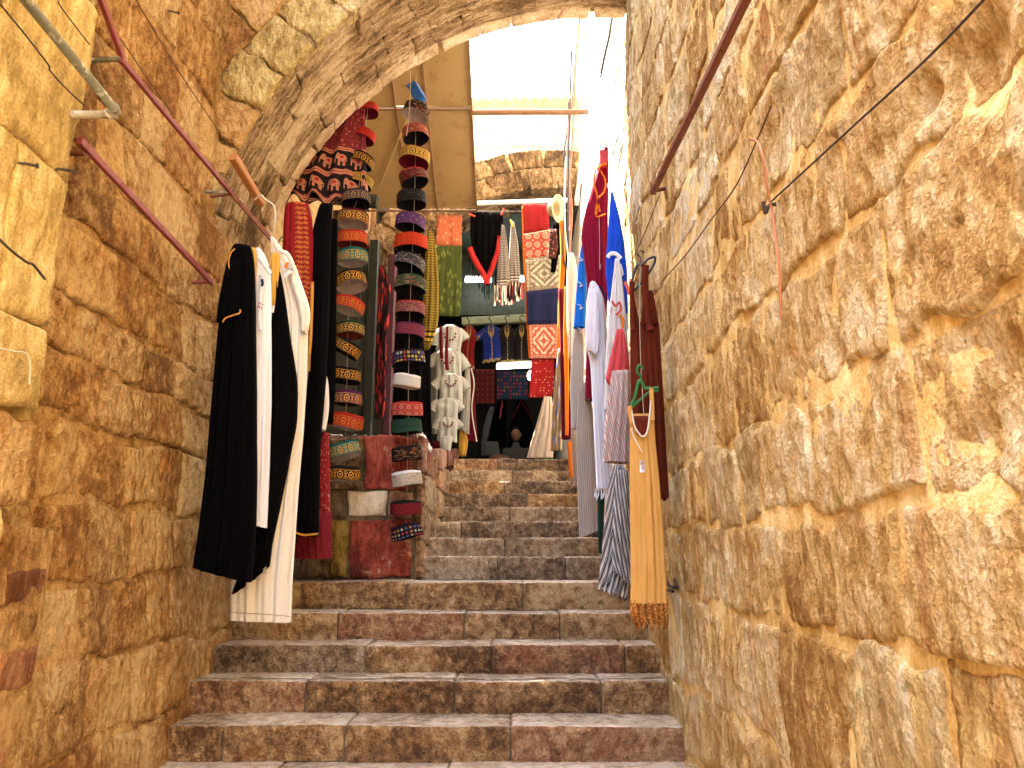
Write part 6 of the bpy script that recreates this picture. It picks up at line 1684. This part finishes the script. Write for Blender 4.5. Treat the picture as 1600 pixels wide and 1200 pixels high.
# torn white paper lying on the ledge
nx_, ny_ = 26, 8
vs = []
for j in range(ny_):
    for i in range(nx_):
        x = -1.42 + i * 0.022; y = 5.90 + j * 0.03
        vs.append((x + 0.01 * vnoise(np.array([i * .7, j * .7, 1.0]), 3), y, 0.905 + 0.03 * abs(float(vnoise(np.array([i * 0.55, j * 0.8, 4.0]), 5)))))
o = mesh_obj('paper_sheet', vs, grid_faces(ny_, nx_), M_plast, smooth=False); tag(o, 'crumpled white wrapping paper along the top of the platform', 'paper')

# round leather pouf / copper tray beside the man
M_leather = paint_mat('brown_leather', (0.14, 0.05, 0.02), 0.5, (0.1, 0.04, 0.015), 0.3)
c = at(780, 712, 11.6)
pf = empty('leather_pouf', (float(c[0]), float(c[1]), 1.09), 'round brown leather pouf in front of the seated man', 'pouf')
lathe('cushion', [(0.02, 0.0), (0.16, 0.02), (0.20, 0.12), (0.20, 0.30), (0.14, 0.40), (0.02, 0.42)], M_leather, pf, 20)
garment('lace_blouse', [(690, 752, 778), (712, 752, 782)], 11.9, C_dimlace, th=0.12, nf=4, fa=0.02, seed=130, label='greyish lace blouse hanging low beside the brown pouf', cat='blouse')

# ================================================================ the seated man
M_skin = NT('brown_skin')
M_skin = M_skin.bsdf(M_skin.mix(M_skin.noise(M_skin.pos(), 30, 3), (0.15, 0.065, 0.035), (0.20, 0.09, 0.05)), 0.5, spec=0.4)
M_hair = cloth('black_hair', (0.012, 0.010, 0.009))
M_shirt = cloth('shade_darkened_shirt_cotton', (0.06, 0.055, 0.05))  # pale shirt coloured dark to stand in for the dim light on him
M_trous = cloth('dark_trousers', (0.03, 0.03, 0.035))
pc = at(806, 715, 12.0)
PX, PY_ = float(pc[0]), float(pc[1])
FZ = 1.09
man = empty('person', (PX, PY_, FZ), 'man in a pale shirt sitting in the dim shop beneath the tube lamp', 'person')
sv = [(0, 0, 0.13, .16), (0, 0.0, 0.30, .15), (0, -0.01, 0.46, .17), (0, -0.01, 0.56, .10), (0, -0.02, 0.62, .055), (0, -0.03, 0.68, .06),
      (0.17, 0, 0.53, .065), (0.23, -0.05, 0.32, .048), (0.16, -0.26, 0.22, .035), (-0.17, 0, 0.53, .065), (-0.23, -0.05, 0.32, .048), (-0.16, -0.26, 0.22, .035),
      (0.10, -0.02, 0.10, .10), (0.30, -0.28, 0.12, .08), (0.05, -0.40, 0.07, .05), (-0.10, -0.02, 0.10, .10), (-0.30, -0.28, 0.12, .08), (-0.05, -0.44, 0.07, .05)]
se = [(0, 1), (1, 2), (2, 3), (3, 4), (4, 5), (2, 6), (6, 7), (7, 8), (2, 9), (9, 10), (10, 11), (0, 12), (12, 13), (13, 14), (0, 15), (15, 16), (16, 17)]
me = bpy.data.meshes.new('body')
me.from_pydata([v[:3] for v in sv], se, [])
body = bpy.data.objects.new('body', me)
COL.objects.link(body)
body.parent = man
md = body.modifiers.new('skin', 'SKIN')
for i, v in enumerate(sv):
    me.skin_vertices[0].data[i].radius = (v[3], v[3])
me.skin_vertices[0].data[0].use_root = True
body.modifiers.new('sub', 'SUBSURF').levels = 2
me.materials.append(M_shirt)
# head: one shaped surface with brow, nose, chin and ears
nt_, np_ = 26, 30
vs = []
for i in range(nt_):
    th_ = math.pi * i / (nt_ - 1)
    for j in range(np_):
        ph_ = 2 * math.pi * j / np_
        x, y, z = math.sin(th_) * math.cos(ph_), math.sin(th_) * math.sin(ph_), math.cos(th_)
        px_, py_, pz_ = x * 0.076, y * 0.095, z * 0.118
        if z < 0: px_ *= 1 + z * 0.12; py_ *= 1 + z * 0.12
        fr = max(0, -y)
        nose = math.exp(-((x / 0.16) ** 2)) * math.exp(-(((z + 0.12) / 0.20) ** 2)) * fr
        eye = (math.exp(-(((abs(x) - 0.38) / 0.16) ** 2)) * math.exp(-(((z - 0.05) / 0.11) ** 2))) * fr
        mouth = math.exp(-((x / 0.32) ** 2)) * (math.exp(-(((z + 0.50) / 0.06) ** 2)) * 0.004 - math.exp(-(((z + 0.56) / 0.03) ** 2)) * 0.004) * fr
        py_ += -0.026 * nose + 0.010 * eye - mouth
        ear = math.exp(-(((abs(x) - 0.99) / 0.08) ** 2)) * math.exp(-(((z + 0.05) / 0.24) ** 2)) * math.exp(-((y / 0.25) ** 2))
        px_ += math.copysign(0.016, x) * ear
        vs.append((px_, py_ - 0.035, pz_ + 0.79))
o = mesh_obj('head', vs, grid_faces(nt_, np_, 0, True), M_skin, man, loc=(0, 0, 0))
vs = []
for i in range(12):
    th_ = math.pi * 0.56 * i / 11
    for j in range(24):
        ph_ = 2 * math.pi * j / 24
        x, y, z = math.sin(th_) * math.cos(ph_), math.sin(th_) * math.sin(ph_), math.cos(th_)
        lift = max(0, -y) * 0.75 if i > 6 else 0
        vs.append((x * 0.080, y * 0.099 - 0.030 + lift * 0.02, z * 0.122 + 0.794 + lift * 0.055))
mesh_obj('hair', vs, grid_faces(12, 24, 0, True), M_hair, man, loc=(0, 0, 0))
for s_ in (-1, 1):
    vs = []
    for i in range(7):
        for j in range(10):
            th_, ph_ = math.pi * i / 6, 2 * math.pi * j / 10
            vs.append((s_ * 0.029 + 0.011 * math.sin(th_) * math.cos(ph_), -0.115 + 0.008 * math.sin(th_) * math.sin(ph_), 0.797 + 0.008 * math.cos(th_)))
    mesh_obj('eye', vs, grid_faces(7, 10, 0, True), M_hair, man, loc=(0, 0, 0))
for s_ in (-1, 1):
    h0 = Vector((s_ * 0.16, -0.26, 0.22))
    tube('forearm', [h0 + Vector((s_ * 0.03, 0.09, 0.04)), h0, h0 + Vector((-s_ * 0.03, -0.06, -0.01))], [0.034, 0.028, 0.026], M_skin, man, k=8, loc=(0, 0, 0))
    for fi in range(5):
        a = (fi - 2) * 0.014
        L_ = [0.045, 0.07, 0.075, 0.07, 0.055][fi]
        b = h0 + Vector((-s_ * 0.03 + a, -0.06, -0.01))
        tube('finger', [b, b + Vector((-s_ * 0.006 + a * .3, -L_ * 0.6, 0.004)), b + Vector((-s_ * 0.01 + a * .3, -L_ * 0.9, -0.02))], 0.008, M_skin, man, k=6, loc=(0, 0, 0))
